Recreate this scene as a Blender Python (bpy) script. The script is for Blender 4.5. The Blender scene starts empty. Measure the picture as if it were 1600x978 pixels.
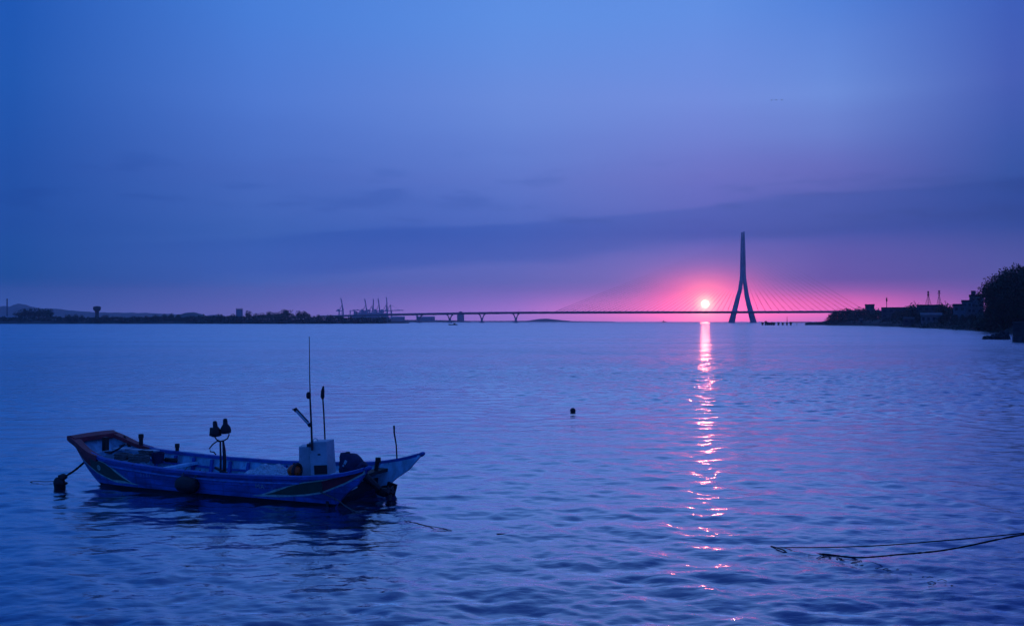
import bpy, bmesh, math, random
import numpy as np
from mathutils import Vector, Matrix, noise as mnoise

scene = bpy.context.scene
R = math.radians
# ------------------------------------------------------------------ camera
F = 1556.0 / 1600.0            # focal length as a share of the picture width
CAM_H = 3.4
cam_d = bpy.data.cameras.new("camera")
cam_d.sensor_width = 36.0
cam_d.lens = 36.0 * F
cam_d.clip_start = 0.1
cam_d.clip_end = 60000
cam = bpy.data.objects.new("camera", cam_d)
scene.collection.objects.link(cam)
cam.location = (0, 0, CAM_H)
cam.rotation_euler = (R(90) + math.atan(13 / 1556.0), 0, 0)
scene.camera = cam

# ------------------------------------------------------------------ sky, sun, exposure
SUN_AZ, SUN_EL = R(10.98), R(0.98)
scene.view_settings.view_transform = 'Standard'
scene.view_settings.look = 'None'
scene.view_settings.exposure = 0.0
scene.view_settings.gamma = 1.0
scene.view_settings.use_curve_mapping = False
scene.cycles.use_denoising = True
scene.cycles.max_bounces = 6
scene.cycles.volume_bounces = 0
scene.cycles.caustics_reflective = False
scene.cycles.sample_clamp_indirect = 6.0

world = bpy.data.worlds.new("World")
scene.world = world
world.use_nodes = True
NT = world.node_tree
NT.nodes.clear()


def lin(c):
    c = c / 255.0
    return c / 12.92 if c <= 0.04045 else ((c + 0.055) / 1.055) ** 2.4


def mnode(nt, op, a, b=None, c=None, clamp=False):
    n = nt.nodes.new('ShaderNodeMath')
    n.operation = op
    n.use_clamp = clamp
    for i, v in enumerate((a, b, c)):
        if v is None:
            continue
        if isinstance(v, (int, float)):
            n.inputs[i].default_value = v
        else:
            nt.links.new(v, n.inputs[i])
    return n.outputs[0]


def mixc(nt, fac, a, b, mode='MIX', clamp=False):
    n = nt.nodes.new('ShaderNodeMix')
    n.data_type = 'RGBA'
    n.blend_type = mode
    n.clamp_result = clamp
    for sock, v in ((n.inputs[0], fac), (n.inputs[6], a), (n.inputs[7], b)):
        if isinstance(v, (int, float)):
            sock.default_value = v
        elif isinstance(v, (tuple, list)):
            sock.default_value = tuple(v) + (1.0,) if len(v) == 3 else v
        else:
            nt.links.new(v, sock)
    return n.outputs[2]


def sstep(nt, x, lo, hi):
    n = nt.nodes.new('ShaderNodeMapRange')
    n.interpolation_type = 'SMOOTHSTEP'
    nt.links.new(x, n.inputs[0])
    n.inputs[1].default_value = lo
    n.inputs[2].default_value = hi
    return n.outputs[0]


# what the evening sky looks like by elevation (rows, degrees) and azimuth (columns, degrees)
SKY_EL = [0.0, 0.6, 2.3, 4.9, 8.1, 12.4, 17.0, 40.0, 90.0]
SKY_AZ = [-60.0, -26.6, -14.4, 0.0, 11.0, 17.8, 26.6, 60.0]
SKY = [
    [(70, 112, 199), (66, 114, 203), (4, 80, 166), (22, 85, 193), (25, 89, 195), (27, 93, 199), (25, 91, 199), (23, 76, 181), (52, 96, 185)],
    [(88, 128, 219), (82, 125, 219), (4, 88, 174), (20, 74, 166), (22, 73, 165), (24, 81, 172), (22, 81, 175), (29, 83, 175), (52, 96, 185)],
    [(150, 142, 240), (150, 142, 240), (86, 123, 219), (57, 99, 192), (69, 102, 193), (78, 119, 209), (71, 124, 214), (61, 107, 200), (52, 96, 185)],
    [(221, 167, 288), (221, 167, 288), (121, 122, 224), (60, 91, 200), (89, 112, 206), (105, 137, 220), (93, 142, 226), (71, 118, 210), (52, 96, 185)],
    [(324, 180, 287), (316, 180, 291), (169, 123, 227), (63, 57, 192), (100, 97, 199), (112, 136, 222), (96, 141, 226), (70, 117, 210), (52, 96, 185)],
    [(271, 162, 276), (271, 162, 276), (127, 87, 198), (48, 57, 177), (94, 90, 188), (108, 139, 220), (80, 126, 215), (64, 108, 205), (52, 96, 185)],
    [(208, 143, 247), (195, 139, 247), (105, 98, 188), (28, 57, 156), (37, 68, 160), (64, 84, 176), (53, 86, 180), (47, 81, 176), (52, 96, 185)],
    [(109, 123, 231), (100, 123, 231), (56, 84, 176), (22, 61, 173), (25, 69, 175), (39, 83, 187), (37, 85, 191), (33, 72, 180), (52, 96, 185)],
]


def build_sky():
    nt = NT
    tc = nt.nodes.new('ShaderNodeTexCoord')
    sep = nt.nodes.new('ShaderNodeSeparateXYZ')
    nt.links.new(tc.outputs['Generated'], sep.inputs[0])
    x, y, z = sep.outputs
    az = mnode(nt, 'MULTIPLY', mnode(nt, 'ARCTAN2', x, y), 180 / math.pi)
    el = mnode(nt, 'MULTIPLY', mnode(nt, 'ARCSINE', z), 180 / math.pi)
    # long thin wisps bend the bands of colour
    comb = nt.nodes.new('ShaderNodeCombineXYZ')
    nt.links.new(mnode(nt, 'MULTIPLY', az, 0.055), comb.inputs[0])
    nt.links.new(mnode(nt, 'MULTIPLY', el, 0.42), comb.inputs[1])
    nz = nt.nodes.new('ShaderNodeTexNoise')
    nz.inputs['Scale'].default_value = 1.0
    nz.inputs['Detail'].default_value = 5.0
    nz.inputs['Roughness'].default_value = 0.5
    nt.links.new(comb.outputs[0], nz.inputs['Vector'])
    n1 = mnode(nt, 'SUBTRACT', nz.outputs[0], 0.5)
    wob = mnode(nt, 'MULTIPLY', n1, sstep(nt, el, 1.0, 6.0))
    e2 = mnode(nt, 'MAXIMUM', mnode(nt, 'ADD', el, mnode(nt, 'MULTIPLY', wob, 1.6)), 0.0)
    fac = mnode(nt, 'SQRT', mnode(nt, 'DIVIDE', e2, 90.0), clamp=True)
    col = None
    for i, a in enumerate(SKY_AZ):
        rp = nt.nodes.new('ShaderNodeValToRGB')
        rp.color_ramp.interpolation = 'B_SPLINE' if False else 'EASE'
        rp.color_ramp.interpolation = 'LINEAR'
        els = rp.color_ramp.elements
        while len(els) < len(SKY_EL):
            els.new(0.5)
        for k, e in enumerate(SKY_EL):
            els[k].position = math.sqrt(e / 90.0)
        for k, e in enumerate(SKY_EL):
            els[k].color = tuple(lin(c) for c in SKY[i][k]) + (1,)
        nt.links.new(fac, rp.inputs[0])
        if col is None:
            col = rp.outputs[0]
        else:
            f = nt.nodes.new('ShaderNodeMapRange')
            nt.links.new(az, f.inputs[0])
            f.inputs[1].default_value = SKY_AZ[i - 1]
            f.inputs[2].default_value = a
            col = mixc(nt, f.outputs[0], col, rp.outputs[0])
    # darker cloud bank lying across the lower sky, rising to the right
    ec = mnode(nt, 'ADD', mnode(nt, 'MULTIPLY', az, 0.073), 4.6)
    dd = mnode(nt, 'ADD', mnode(nt, 'SUBTRACT', el, ec), mnode(nt, 'MULTIPLY', n1, 2.0))
    bank = mnode(nt, 'MULTIPLY', sstep(nt, dd, -1.5, -0.7), mnode(nt, 'SUBTRACT', 1.0, sstep(nt, dd, 0.80, 1.25)))
    bank = mnode(nt, 'MULTIPLY', bank, sstep(nt, az, -30.0, -6.0))
    col = mixc(nt, mnode(nt, 'MULTIPLY', bank, 0.9), col, mixc(nt, 1.0, col, (0.46, 0.72, 0.90), 'MULTIPLY'))
    # small separate puffs above the bank
    comb2 = nt.nodes.new('ShaderNodeCombineXYZ')
    nt.links.new(mnode(nt, 'MULTIPLY', az, 0.16), comb2.inputs[0])
    nt.links.new(mnode(nt, 'MULTIPLY', el, 0.75), comb2.inputs[1])
    nz2 = nt.nodes.new('ShaderNodeTexNoise')
    nz2.inputs['Detail'].default_value = 4.0
    nz2.inputs['Scale'].default_value = 1.3
    nt.links.new(comb2.outputs[0], nz2.inputs['Vector'])
    puff = mnode(nt, 'MULTIPLY', sstep(nt, nz2.outputs[0], 0.53, 0.70), mnode(nt, 'MULTIPLY', sstep(nt, el, 4.0, 6.0), mnode(nt, 'SUBTRACT', 1.0, sstep(nt, el, 7.0, 10.5))))
    for (wa, we, ra, re_) in ((-8.3, 6.75, 2.6, .36), (-2.8, 6.65, 1.6, .28), (-7.2, 7.1, 0.9, .22), (23.5, 7.3, 4.0, .40), (17.0, 6.9, 2.5, .25)):
        qa = mnode(nt, 'POWER', mnode(nt, 'ABSOLUTE', mnode(nt, 'DIVIDE', mnode(nt, 'ADD', mnode(nt, 'SUBTRACT', az, wa), mnode(nt, 'MULTIPLY', n1, 3.0)), ra)), 2.0)
        qe = mnode(nt, 'POWER', mnode(nt, 'ABSOLUTE', mnode(nt, 'DIVIDE', mnode(nt, 'ADD', mnode(nt, 'SUBTRACT', el, we), mnode(nt, 'MULTIPLY', mnode(nt, 'SUBTRACT', nz2.outputs[0], 0.5), 1.6)), re_)), 2.0)
        puff = mnode(nt, 'ADD', puff, mnode(nt, 'EXPONENT', mnode(nt, 'MULTIPLY', mnode(nt, 'ADD', qa, qe), -1.0)), clamp=True)
    col = mixc(nt, mnode(nt, 'MULTIPLY', puff, 0.75), col, mixc(nt, 1.0, col, (0.62, 0.76, 0.88), 'MULTIPLY'))
    # glow round the setting sun
    da = mnode(nt, 'SUBTRACT', az, math.degrees(SUN_AZ))
    de = mnode(nt, 'SUBTRACT', el, math.degrees(SUN_EL))

    def gauss(sa, se, e0=0.0, a0=0.0):
        t = mnode(nt, 'ADD', mnode(nt, 'POWER', mnode(nt, 'ABSOLUTE', mnode(nt, 'DIVIDE', mnode(nt, 'SUBTRACT', da, a0), sa)), 2.0),
                  mnode(nt, 'POWER', mnode(nt, 'ABSOLUTE', mnode(nt, 'DIVIDE', mnode(nt, 'SUBTRACT', de, e0), se)), 2.0))
        return mnode(nt, 'EXPONENT', mnode(nt, 'MULTIPLY', t, -1.0))
    for (a0, sa, se, e0, c) in GLOWS:
        col = mixc(nt, gauss(sa, se, e0, a0), col, c, 'ADD')
    # the sun's disc itself
    dist = mnode(nt, 'SQRT', mnode(nt, 'ADD', mnode(nt, 'POWER', mnode(nt, 'ABSOLUTE', da), 2.0), mnode(nt, 'POWER', mnode(nt, 'ABSOLUTE', de), 2.0)))
    disc = mnode(nt, 'SUBTRACT', 1.0, sstep(nt, dist, 0.07, 0.26))
    col = mixc(nt, disc, col, DISC, 'ADD')
    bg = nt.nodes.new('ShaderNodeBackground')
    nt.links.new(col, bg.inputs[0])
    bg.inputs[1].default_value = 1.0
    # a thin layer of physical sky under it
    sk = nt.nodes.new('ShaderNodeTexSky')
    sk.sky_type = 'NISHITA'
    sk.sun_disc = False
    sk.sun_elevation = SUN_EL
    sk.sun_rotation = SUN_AZ
    sk.dust_density = 3.0
    bg2 = nt.nodes.new('ShaderNodeBackground')
    nt.links.new(mixc(nt, 1.0, sk.outputs[0], (0.10, 0.35, 1.0), 'MULTIPLY'), bg2.inputs[0])
    bg2.inputs[1].default_value = 0.05
    add = nt.nodes.new('ShaderNodeAddShader')
    nt.links.new(bg.outputs[0], add.inputs[0])
    nt.links.new(bg2.outputs[0], add.inputs[1])
    out = nt.nodes.new('ShaderNodeOutputWorld')
    nt.links.new(add.outputs[0], out.inputs[0])


GLOWS = [
    (0, 2.9, 1.25, 0.25, (2.5, 0.10, 0.10)),
    (0, 8.0, 0.75, -0.3, (1.1, 0.03, 0.05)),
    (6.0, 6.5, 0.75, -0.1, (1.1, 0.02, 0.04)),
    (0, 1.2, 1.0, 0.0, (1.6, 0.50, 0.06)),
    (0, 0.42, 0.40, 0.0, (3.2, 1.9, 0.9)),
]
DISC = (26.0, 12.0, 7.0)
build_sky()
world.cycles.sampling_method = 'MANUAL'
world.cycles.sample_map_resolution = 2048

sun_d = bpy.data.lights.new("sun_lamp", 'SUN')
sun_d.energy = 0.045
sun_d.angle = R(0.5)
sun_d.color = (1.0, 0.17, 0.13)
sun = bpy.data.objects.new("sun_lamp", sun_d)
scene.collection.objects.link(sun)
sun_dir = Vector((math.sin(SUN_AZ) * math.cos(SUN_EL), math.cos(SUN_AZ) * math.cos(SUN_EL), math.sin(SUN_EL)))
sun.rotation_euler = sun_dir.to_track_quat('Z', 'Y').to_euler()
sun.location = sun_dir * 500 + Vector((0, 0, 40))

# ------------------------------------------------------------------ materials


def material(name, color, rough=0.6, metal=0.0, var=0.25, scale=3.0, rust=None, spec=None, stretch=(1, 1, 1), bump=0.0):
    m = bpy.data.materials.new(name)
    m.use_nodes = True
    nt = m.node_tree
    b = nt.nodes['Principled BSDF']
    b.inputs['Roughness'].default_value = rough
    b.inputs['Metallic'].default_value = metal
    if spec is not None:
        b.inputs['Specular IOR Level'].default_value = spec
    tc = nt.nodes.new('ShaderNodeTexCoord')
    mp = nt.nodes.new('ShaderNodeMapping')
    mp.inputs['Scale'].default_value = stretch
    nt.links.new(tc.outputs['Object'], mp.inputs[0])
    nz = nt.nodes.new('ShaderNodeTexNoise')
    nz.inputs['Scale'].default_value = scale
    nz.inputs['Detail'].default_value = 6
    nz.inputs['Roughness'].default_value = 0.65
    nt.links.new(mp.outputs[0], nz.inputs['Vector'])
    lo = tuple(c * (1 - var) for c in color)
    hi = tuple(min(1, c * (1 + var)) for c in color)
    col = mixc(nt, sstep(nt, nz.outputs[0], 0.3, 0.7), lo, hi)
    if rust is not None:
        nz2 = nt.nodes.new('ShaderNodeTexNoise')
        nz2.inputs['Scale'].default_value = scale * 2.7
        nz2.inputs['Detail'].default_value = 8
        nz2.inputs['Roughness'].default_value = 0.7
        nt.links.new(mp.outputs[0], nz2.inputs['Vector'])
        col = mixc(nt, sstep(nt, nz2.outputs[0], 0.58, 0.70), col, rust)
    nt.links.new(col, b.inputs['Base Color'])
    if bump:
        bp = nt.nodes.new('ShaderNodeBump')
        bp.inputs['Strength'].default_value = bump
        bp.inputs['Distance'].default_value = 0.02
        nt.links.new(nz.outputs[0], bp.inputs['Height'])
        nt.links.new(bp.outputs[0], b.inputs['Normal'])
    return m


M = {}
M['hull_blue'] = material('hull_blue_paint', (0.026, 0.17, 0.50), 0.5, var=0.45, scale=2.6, rust=(0.07, 0.12, 0.19), stretch=(0.6, 1, 2.0))


def weather_hull(m):
    """plank seams, runs of dirt and rubbed patches in the paint"""
    nt = m.node_tree
    b = nt.nodes['Principled BSDF']
    src = b.inputs['Base Color'].links[0].from_socket
    tc = nt.nodes.new('ShaderNodeTexCoord')
    sep = nt.nodes.new('ShaderNodeSeparateXYZ')
    nt.links.new(tc.outputs['Object'], sep.inputs[0])
    wob = nt.nodes.new('ShaderNodeTexNoise')
    wob.inputs['Scale'].default_value = 0.8
    nt.links.new(tc.outputs['Object'], wob.inputs['Vector'])
    zz = mnode(nt, 'ADD', sep.outputs[2], mnode(nt, 'MULTIPLY', wob.outputs[0], 0.05))
    fr = mnode(nt, 'ABSOLUTE', mnode(nt, 'SUBTRACT', mnode(nt, 'FRACT', mnode(nt, 'DIVIDE', zz, 0.125)), 0.5))
    seam = mnode(nt, 'SUBTRACT', 1.0, sstep(nt, fr, 0.02, 0.09))
    col = mixc(nt, mnode(nt, 'MULTIPLY', seam, 0.55), src, (0.008, 0.03, 0.10))
    mp = nt.nodes.new('ShaderNodeMapping')
    mp.inputs['Scale'].default_value = (9.0, 1.0, 0.7)
    nt.links.new(tc.outputs['Object'], mp.inputs[0])
    st_ = nt.nodes.new('ShaderNodeTexNoise')
    st_.inputs['Scale'].default_value = 1.0
    st_.inputs['Detail'].default_value = 5.0
    nt.links.new(mp.outputs[0], st_.inputs['Vector'])
    col = mixc(nt, mnode(nt, 'MULTIPLY', sstep(nt, st_.outputs[0], 0.52, 0.72), 0.55), col, (0.03, 0.05, 0.09))
    sc = nt.nodes.new('ShaderNodeTexNoise')
    sc.inputs['Scale'].default_value = 7.0
    sc.inputs['Detail'].default_value = 8.0
    sc.inputs['Roughness'].default_value = 0.7
    nt.links.new(tc.outputs['Object'], sc.inputs['Vector'])
    col = mixc(nt, mnode(nt, 'MULTIPLY', sstep(nt, sc.outputs[0], 0.60, 0.68), 0.6), col, (0.16, 0.34, 0.60))
    nt.links.new(col, b.inputs['Base Color'])


weather_hull(M['hull_blue'])
M['hull_bottom'] = material('hull_bottom_paint', (0.01, 0.012, 0.02), 0.6)
M['inner_blue'] = material('inner_pale_blue_paint', (0.30, 0.58, 0.68), 0.55, var=0.4, scale=4, rust=(0.08, 0.16, 0.22), stretch=(1, 1, 0.5))
M['rail_blue'] = material('rail_blue_paint', (0.018, 0.11, 0.40), 0.5, rust=(0.02, 0.03, 0.07), scale=5)
M['line_blue'] = material('pale_blue_line', (0.12, 0.34, 0.70), 0.5, rust=(0.02, 0.06, 0.3), scale=6)
M['red'] = material('dull_red_paint', (0.38, 0.04, 0.05), 0.55, rust=(0.07, 0.02, 0.03), scale=5)
M['green'] = material('dark_green_paint', (0.02, 0.095, 0.06), 0.5, scale=5)
M['outline'] = material('pale_outline_paint', (0.55, 0.72, 0.58), 0.5, rust=(0.2, 0.35, 0.4), scale=7)
M['white'] = material('weathered_white_paint', (0.48, 0.56, 0.58), 0.5, var=0.15, scale=3, rust=(0.34, 0.38, 0.38))
M['black'] = material('black_rubber', (0.012, 0.012, 0.014), 0.6)
M['dark_metal'] = material('dark_metal', (0.03, 0.03, 0.035), 0.45, metal=0.3)
M['wood'] = material('wet_dark_wood', (0.035, 0.028, 0.022), 0.7, stretch=(3, 3, 0.5), scale=6)
M['net'] = material('pale_fishing_net', (0.42, 0.55, 0.58), 0.9, var=0.45, scale=22, bump=0.6)
M['orange'] = material('orange_float', (1.0, 0.10, 0.012), 0.45)
M['cover'] = material('navy_canvas', (0.018, 0.022, 0.07), 0.8, scale=8, bump=0.4)
M['rope'] = material('dark_rope', (0.13, 0.13, 0.12), 0.9, scale=30)
M['dark_rope'] = material('wet_black_rope', (0.008, 0.008, 0.008), 0.8, scale=30)
M['concrete'] = material('bridge_concrete', (0.45, 0.45, 0.45), 0.8, scale=0.05)
M['steel'] = material('cable_steel', (0.20, 0.20, 0.21), 0.5)
M['crane'] = material('crane_paint', (0.34, 0.40, 0.52), 0.6, scale=0.1)
M['foliage'] = material('foliage_leaves', (0.030, 0.048, 0.020), 0.7, var=0.6, scale=0.35)
M['bark'] = material('tree_bark', (0.035, 0.028, 0.020), 0.9)
M['soil'] = material('shore_earth', (0.045, 0.045, 0.035), 0.95, scale=0.1, var=0.5)
M['hill'] = material('hill_woods', (0.12, 0.14, 0.12), 0.95, scale=0.01, var=0.4)
M['rock'] = material('wet_rock', (0.03, 0.03, 0.03), 0.75, scale=1.2, var=0.5)
M['stone'] = material('quay_stone', (0.06, 0.06, 0.055), 0.85, scale=0.7, var=0.4)
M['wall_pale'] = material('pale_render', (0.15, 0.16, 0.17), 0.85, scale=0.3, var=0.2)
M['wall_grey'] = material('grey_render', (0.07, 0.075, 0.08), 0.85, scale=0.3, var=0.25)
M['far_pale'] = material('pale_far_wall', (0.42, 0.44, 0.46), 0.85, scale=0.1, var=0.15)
M['roof_dark'] = material('dark_roofing', (0.05, 0.05, 0.055), 0.8, scale=0.4)
M['roof_pale'] = material('pale_roof_sheet', (0.12, 0.12, 0.125), 0.6, scale=0.3)
M['glass'] = material('window_glass', (0.02, 0.025, 0.03), 0.08)
M['bird'] = material('dark_feathers', (0.05, 0.05, 0.05), 0.8)


def water_material():
    m = bpy.data.materials.new('estuary_water')
    m.use_nodes = True
    nt = m.node_tree
    b = nt.nodes['Principled BSDF']
    b.inputs['Base Color'].default_value = WATER_BASE
    b.inputs['Roughness'].default_value = 0.045
    b.inputs['IOR'].default_value = WATER_IOR
    geo = nt.nodes.new('ShaderNodeNewGeometry')

    def layer(sx, sy, rot, detail, rough):
        mp = nt.nodes.new('ShaderNodeMapping')
        mp.inputs['Scale'].default_value = (sx, sy, 0.0)
        mp.inputs['Rotation'].default_value = (0, 0, rot)
        nt.links.new(geo.outputs['Position'], mp.inputs[0])
        n = nt.nodes.new('ShaderNodeTexNoise')
        n.inputs['Scale'].default_value = 1.0
        n.inputs['Detail'].default_value = detail
        n.inputs['Roughness'].default_value = rough
        nt.links.new(mp.outputs[0], n.inputs['Vector'])
        return n.outputs[0]
    a = layer(1.3, 3.6, R(8), 3.0, 0.55)
    c = layer(0.22, 0.65, R(-6), 3.0, 0.5)
    patch = sstep(nt, layer(0.02, 0.06, R(3), 3.0, 0.55), 0.35, 0.65)     # calm and ruffled areas
    sepp = nt.nodes.new('ShaderNodeSeparateXYZ')
    nt.links.new(geo.outputs['Position'], sepp.inputs[0])
    # the open estuary is rougher than the sheltered water by the quay
    openw = mnode(nt, 'ADD', 1.0, mnode(nt, 'MULTIPLY', sstep(nt, sepp.outputs[1], 18.0, 140.0), 2.6))
    amt = mnode(nt, 'MULTIPLY', mnode(nt, 'ADD', mnode(nt, 'MULTIPLY', patch, 0.7), 0.45), openw)
    fine = layer(5.0, 10.0, R(-4), 3.0, 0.6)
    a = mnode(nt, 'ADD', a, mnode(nt, 'MULTIPLY', fine, 0.30))
    h = mnode(nt, 'ADD', mnode(nt, 'MULTIPLY', mnode(nt, 'MULTIPLY', a, 0.055), amt), mnode(nt, 'MULTIPLY', mnode(nt, 'MULTIPLY', c, 0.16), openw))
    bp = nt.nodes.new('ShaderNodeBump')
    bp.inputs['Strength'].default_value = BUMP
    bp.inputs['Distance'].default_value = 1.0
    nt.links.new(h, bp.inputs['Height'])
    # wavelets too small or too far off to be modelled: they tilt the surface this way and that
    def layer_c(sx, sy, rot, detail):
        mp = nt.nodes.new('ShaderNodeMapping')
        mp.inputs['Scale'].default_value = (sx, sy, 0.0)
        mp.inputs['Rotation'].default_value = (0, 0, rot)
        nt.links.new(geo.outputs['Position'], mp.inputs[0])
        n = nt.nodes.new('ShaderNodeTexNoise')
        n.inputs['Scale'].default_value = 1.0
        n.inputs['Detail'].default_value = detail
        n.inputs['Roughness'].default_value = 0.6
        nt.links.new(mp.outputs[0], n.inputs['Vector'])
        v = nt.nodes.new('ShaderNodeVectorMath')
        v.operation = 'SUBTRACT'
        nt.links.new(n.outputs['Color'], v.inputs[0])
        v.inputs[1].default_value = (0.5, 0.5, 0.5)
        return v.outputs[0]
    t1 = layer_c(0.9, 2.4, R(5), 4.0)
    far = mnode(nt, 'ADD', TILT_NEAR, mnode(nt, 'MULTIPLY', sstep(nt, sepp.outputs[1], 14.0, 90.0), TILT_FAR - TILT_NEAR))
    streak = sstep(nt, layer(0.012, 0.10, R(2), 4.0, 0.6), 0.32, 0.68)
    k = mnode(nt, 'MULTIPLY', far, mnode(nt, 'ADD', 0.62, mnode(nt, 'MULTIPLY', streak, 0.75)))
    sc = nt.nodes.new('ShaderNodeVectorMath')
    sc.operation = 'SCALE'
    nt.links.new(t1, sc.inputs[0])
    nt.links.new(k, sc.inputs['Scale'])
    an = nt.nodes.new('ShaderNodeVectorMath')
    an.operation = 'MULTIPLY'
    nt.links.new(sc.outputs[0], an.inputs[0])
    an.inputs[1].default_value = (0.9, 1.0, 0.0)
    ad = nt.nodes.new('ShaderNodeVectorMath')
    nt.links.new(an.outputs[0], ad.inputs[0])
    nt.links.new(bp.outputs[0], ad.inputs[1])
    nm = nt.nodes.new('ShaderNodeVectorMath')
    nm.operation = 'NORMALIZE'
    nt.links.new(ad.outputs[0], nm.inputs[0])
    nt.links.new(nm.outputs[0], b.inputs['Normal'])
    # wavelets finer than the mesh, rougher out on the open water, in wind streaks
    rg = mnode(nt, 'MULTIPLY', sstep(nt, sepp.outputs[1], 16.0, 170.0), mnode(nt, 'ADD', ROUGH_FAR * 0.6, mnode(nt, 'MULTIPLY', streak, ROUGH_FAR * 0.6)))
    rr_ = mnode(nt, 'ADD', 0.08, rg)
    nt.links.new(rr_, b.inputs['Roughness'])
    b.inputs['Specular IOR Level'].default_value = 0.0
    gl = nt.nodes.new('ShaderNodeBsdfAnisotropic')
    gl.inputs['Color'].default_value = (0.95, 0.98, 1.0, 1)
    nt.links.new(rr_, gl.inputs['Roughness'])
    nt.links.new(nm.outputs[0], gl.inputs['Normal'])
    fr = nt.nodes.new('ShaderNodeFresnel')
    fr.inputs['IOR'].default_value = WATER_IOR
    nt.links.new(nm.outputs[0], fr.inputs['Normal'])
    mx = nt.nodes.new('ShaderNodeMixShader')
    nt.links.new(mnode(nt, 'MULTIPLY', fr.outputs[0], REFLECT, clamp=True), mx.inputs[0])
    nt.links.new(b.outputs[0], mx.inputs[1])
    nt.links.new(gl.outputs[0], mx.inputs[2])
    nt.links.new(mx.outputs[0], nt.nodes['Material Output'].inputs['Surface'])
    return m


ROUGH_FAR = 0.13
TILT_NEAR, TILT_FAR = 0.09, 0.45
WATER_BASE = (0.010, 0.058, 0.18, 1)
WATER_IOR = 1.36
REFLECT = 2.45
BUMP = 0.42

# ------------------------------------------------------------------ mesh helpers


class MB:
    def __init__(self):
        self.v, self.f, self.mi = [], [], []

    def add(self, vs, fs, mi=0):
        o = len(self.v)
        self.v += [tuple(p) for p in vs]
        self.f += [tuple(i + o for i in f) for f in fs]
        self.mi += [mi] * len(fs)
        return self

    def box(self, c, s, rz=0.0, mi=0, ry=0.0, rx=0.0):
        m = Matrix.Translation(Vector(c)) @ Matrix.Rotation(rz, 4, 'Z') @ Matrix.Rotation(ry, 4, 'Y') @ Matrix.Rotation(rx, 4, 'X')
        vs = [m @ Vector((x * s[0] / 2, y * s[1] / 2, z * s[2] / 2)) for z in (-1, 1) for y in (-1, 1) for x in (-1, 1)]
        return self.add(vs, [(0, 2, 3, 1), (4, 5, 7, 6), (0, 1, 5, 4), (2, 6, 7, 3), (0, 4, 6, 2), (1, 3, 7, 5)], mi)

    def tube(self, pts, radii, n=8, mi=0):
        pts = [Vector(p) for p in pts]
        if isinstance(radii, (int, float)):
            radii = [radii] * len(pts)
        vs, fs = [], []
        up = Vector((0, 0, 1))
        ref = None
        for i, p in enumerate(pts):
            d = (pts[min(i + 1, len(pts) - 1)] - pts[max(i - 1, 0)]).normalized()
            if ref is None:
                ref = up if abs(d.z) < 0.9 else Vector((1, 0, 0))
            a = d.cross(ref)
            if a.length < 1e-4:
                ref = Vector((1, 0, 0)) if abs(d.x) < 0.9 else Vector((0, 1, 0))
                a = d.cross(ref)
            a.normalize()
            b = d.cross(a)
            for k in range(n):
                t = 2 * math.pi * k / n
                vs.append(p + (a * math.cos(t) + b * math.sin(t)) * radii[i])
        for i in range(len(pts) - 1):
            for k in range(n):
                k2 = (k + 1) % n
                fs.append((i * n + k, i * n + k2, (i + 1) * n + k2, (i + 1) * n + k))
        fs.append(tuple(range(n - 1, -1, -1)))
        fs.append(tuple(range((len(pts) - 1) * n, len(pts) * n)))
        return self.add(vs, fs, mi)

    def loft(self, rings, mi=0, caps=True, closed=True):
        n = len(rings[0])
        vs = [p for r in rings for p in r]
        fs = []
        for i in range(len(rings) - 1):
            for k in range(n if closed else n - 1):
                k2 = (k + 1) % n
                fs.append((i * n + k, i * n + k2, (i + 1) * n + k2, (i + 1) * n + k))
        if caps:
            fs.append(tuple(range(n - 1, -1, -1)))
            fs.append(tuple(range((len(rings) - 1) * n, len(rings) * n)))
        return self.add(vs, fs, mi)

    def blob(self, c, r, seed=0, amp=0.15, sub=2, mi=0, freq=1.3, rot=None):
        bm = bmesh.new()
        bmesh.ops.create_icosphere(bm, subdivisions=sub, radius=1.0)
        vs = []
        for v in bm.verts:
            d = v.co.normalized()
            k = 1 + amp * mnoise.noise(d * freq + Vector((seed * 3.1, seed * 1.7, seed * 0.3)))
            p = Vector((d.x * r[0] * k, d.y * r[1] * k, d.z * r[2] * k))
            if rot is not None:
                p = rot @ p
            vs.append(p + Vector(c))
        fs = [[v.index for v in f.verts] for f in bm.faces]
        bm.free()
        return self.add(vs, fs, mi)

    def build(self, name, mats, parent=None, smooth=False, loc=None, bevel=0.0):
        me = bpy.data.meshes.new(name)
        me.from_pydata(self.v, [], self.f)
        if not isinstance(mats, (list, tuple)):
            mats = [mats]
        for m in mats:
            me.materials.append(m)
        me.polygons.foreach_set('material_index', self.mi)
        if smooth:
            me.polygons.foreach_set('use_smooth', [True] * len(me.polygons))
        bm = bmesh.new()
        bm.from_mesh(me)
        bmesh.ops.recalc_face_normals(bm, faces=bm.faces)
        if bevel:
            bmesh.ops.bevel(bm, geom=[e for e in bm.edges if e.calc_face_angle(0) > 0.6], offset=bevel, segments=1, affect='EDGES')
        bm.to_mesh(me)
        bm.free()
        o = bpy.data.objects.new(name, me)
        scene.collection.objects.link(o)
        if parent is not None:
            o.parent = parent
        if loc is not None:
            o.location = loc
        return o


def tag(o, label=None, cat=None, group=None, kind=None):
    if label:
        o['label'] = label
    if cat:
        o['category'] = cat
    if group:
        o['group'] = group
    if kind:
        o['kind'] = kind
    return o


def empty(name, loc, rz=0.0, label=None, cat=None, group=None):
    o = bpy.data.objects.new(name, None)
    scene.collection.objects.link(o)
    o.location = loc
    o.rotation_euler = (0, 0, rz)
    o.empty_display_size = 0.2
    return tag(o, label, cat, group)


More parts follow.
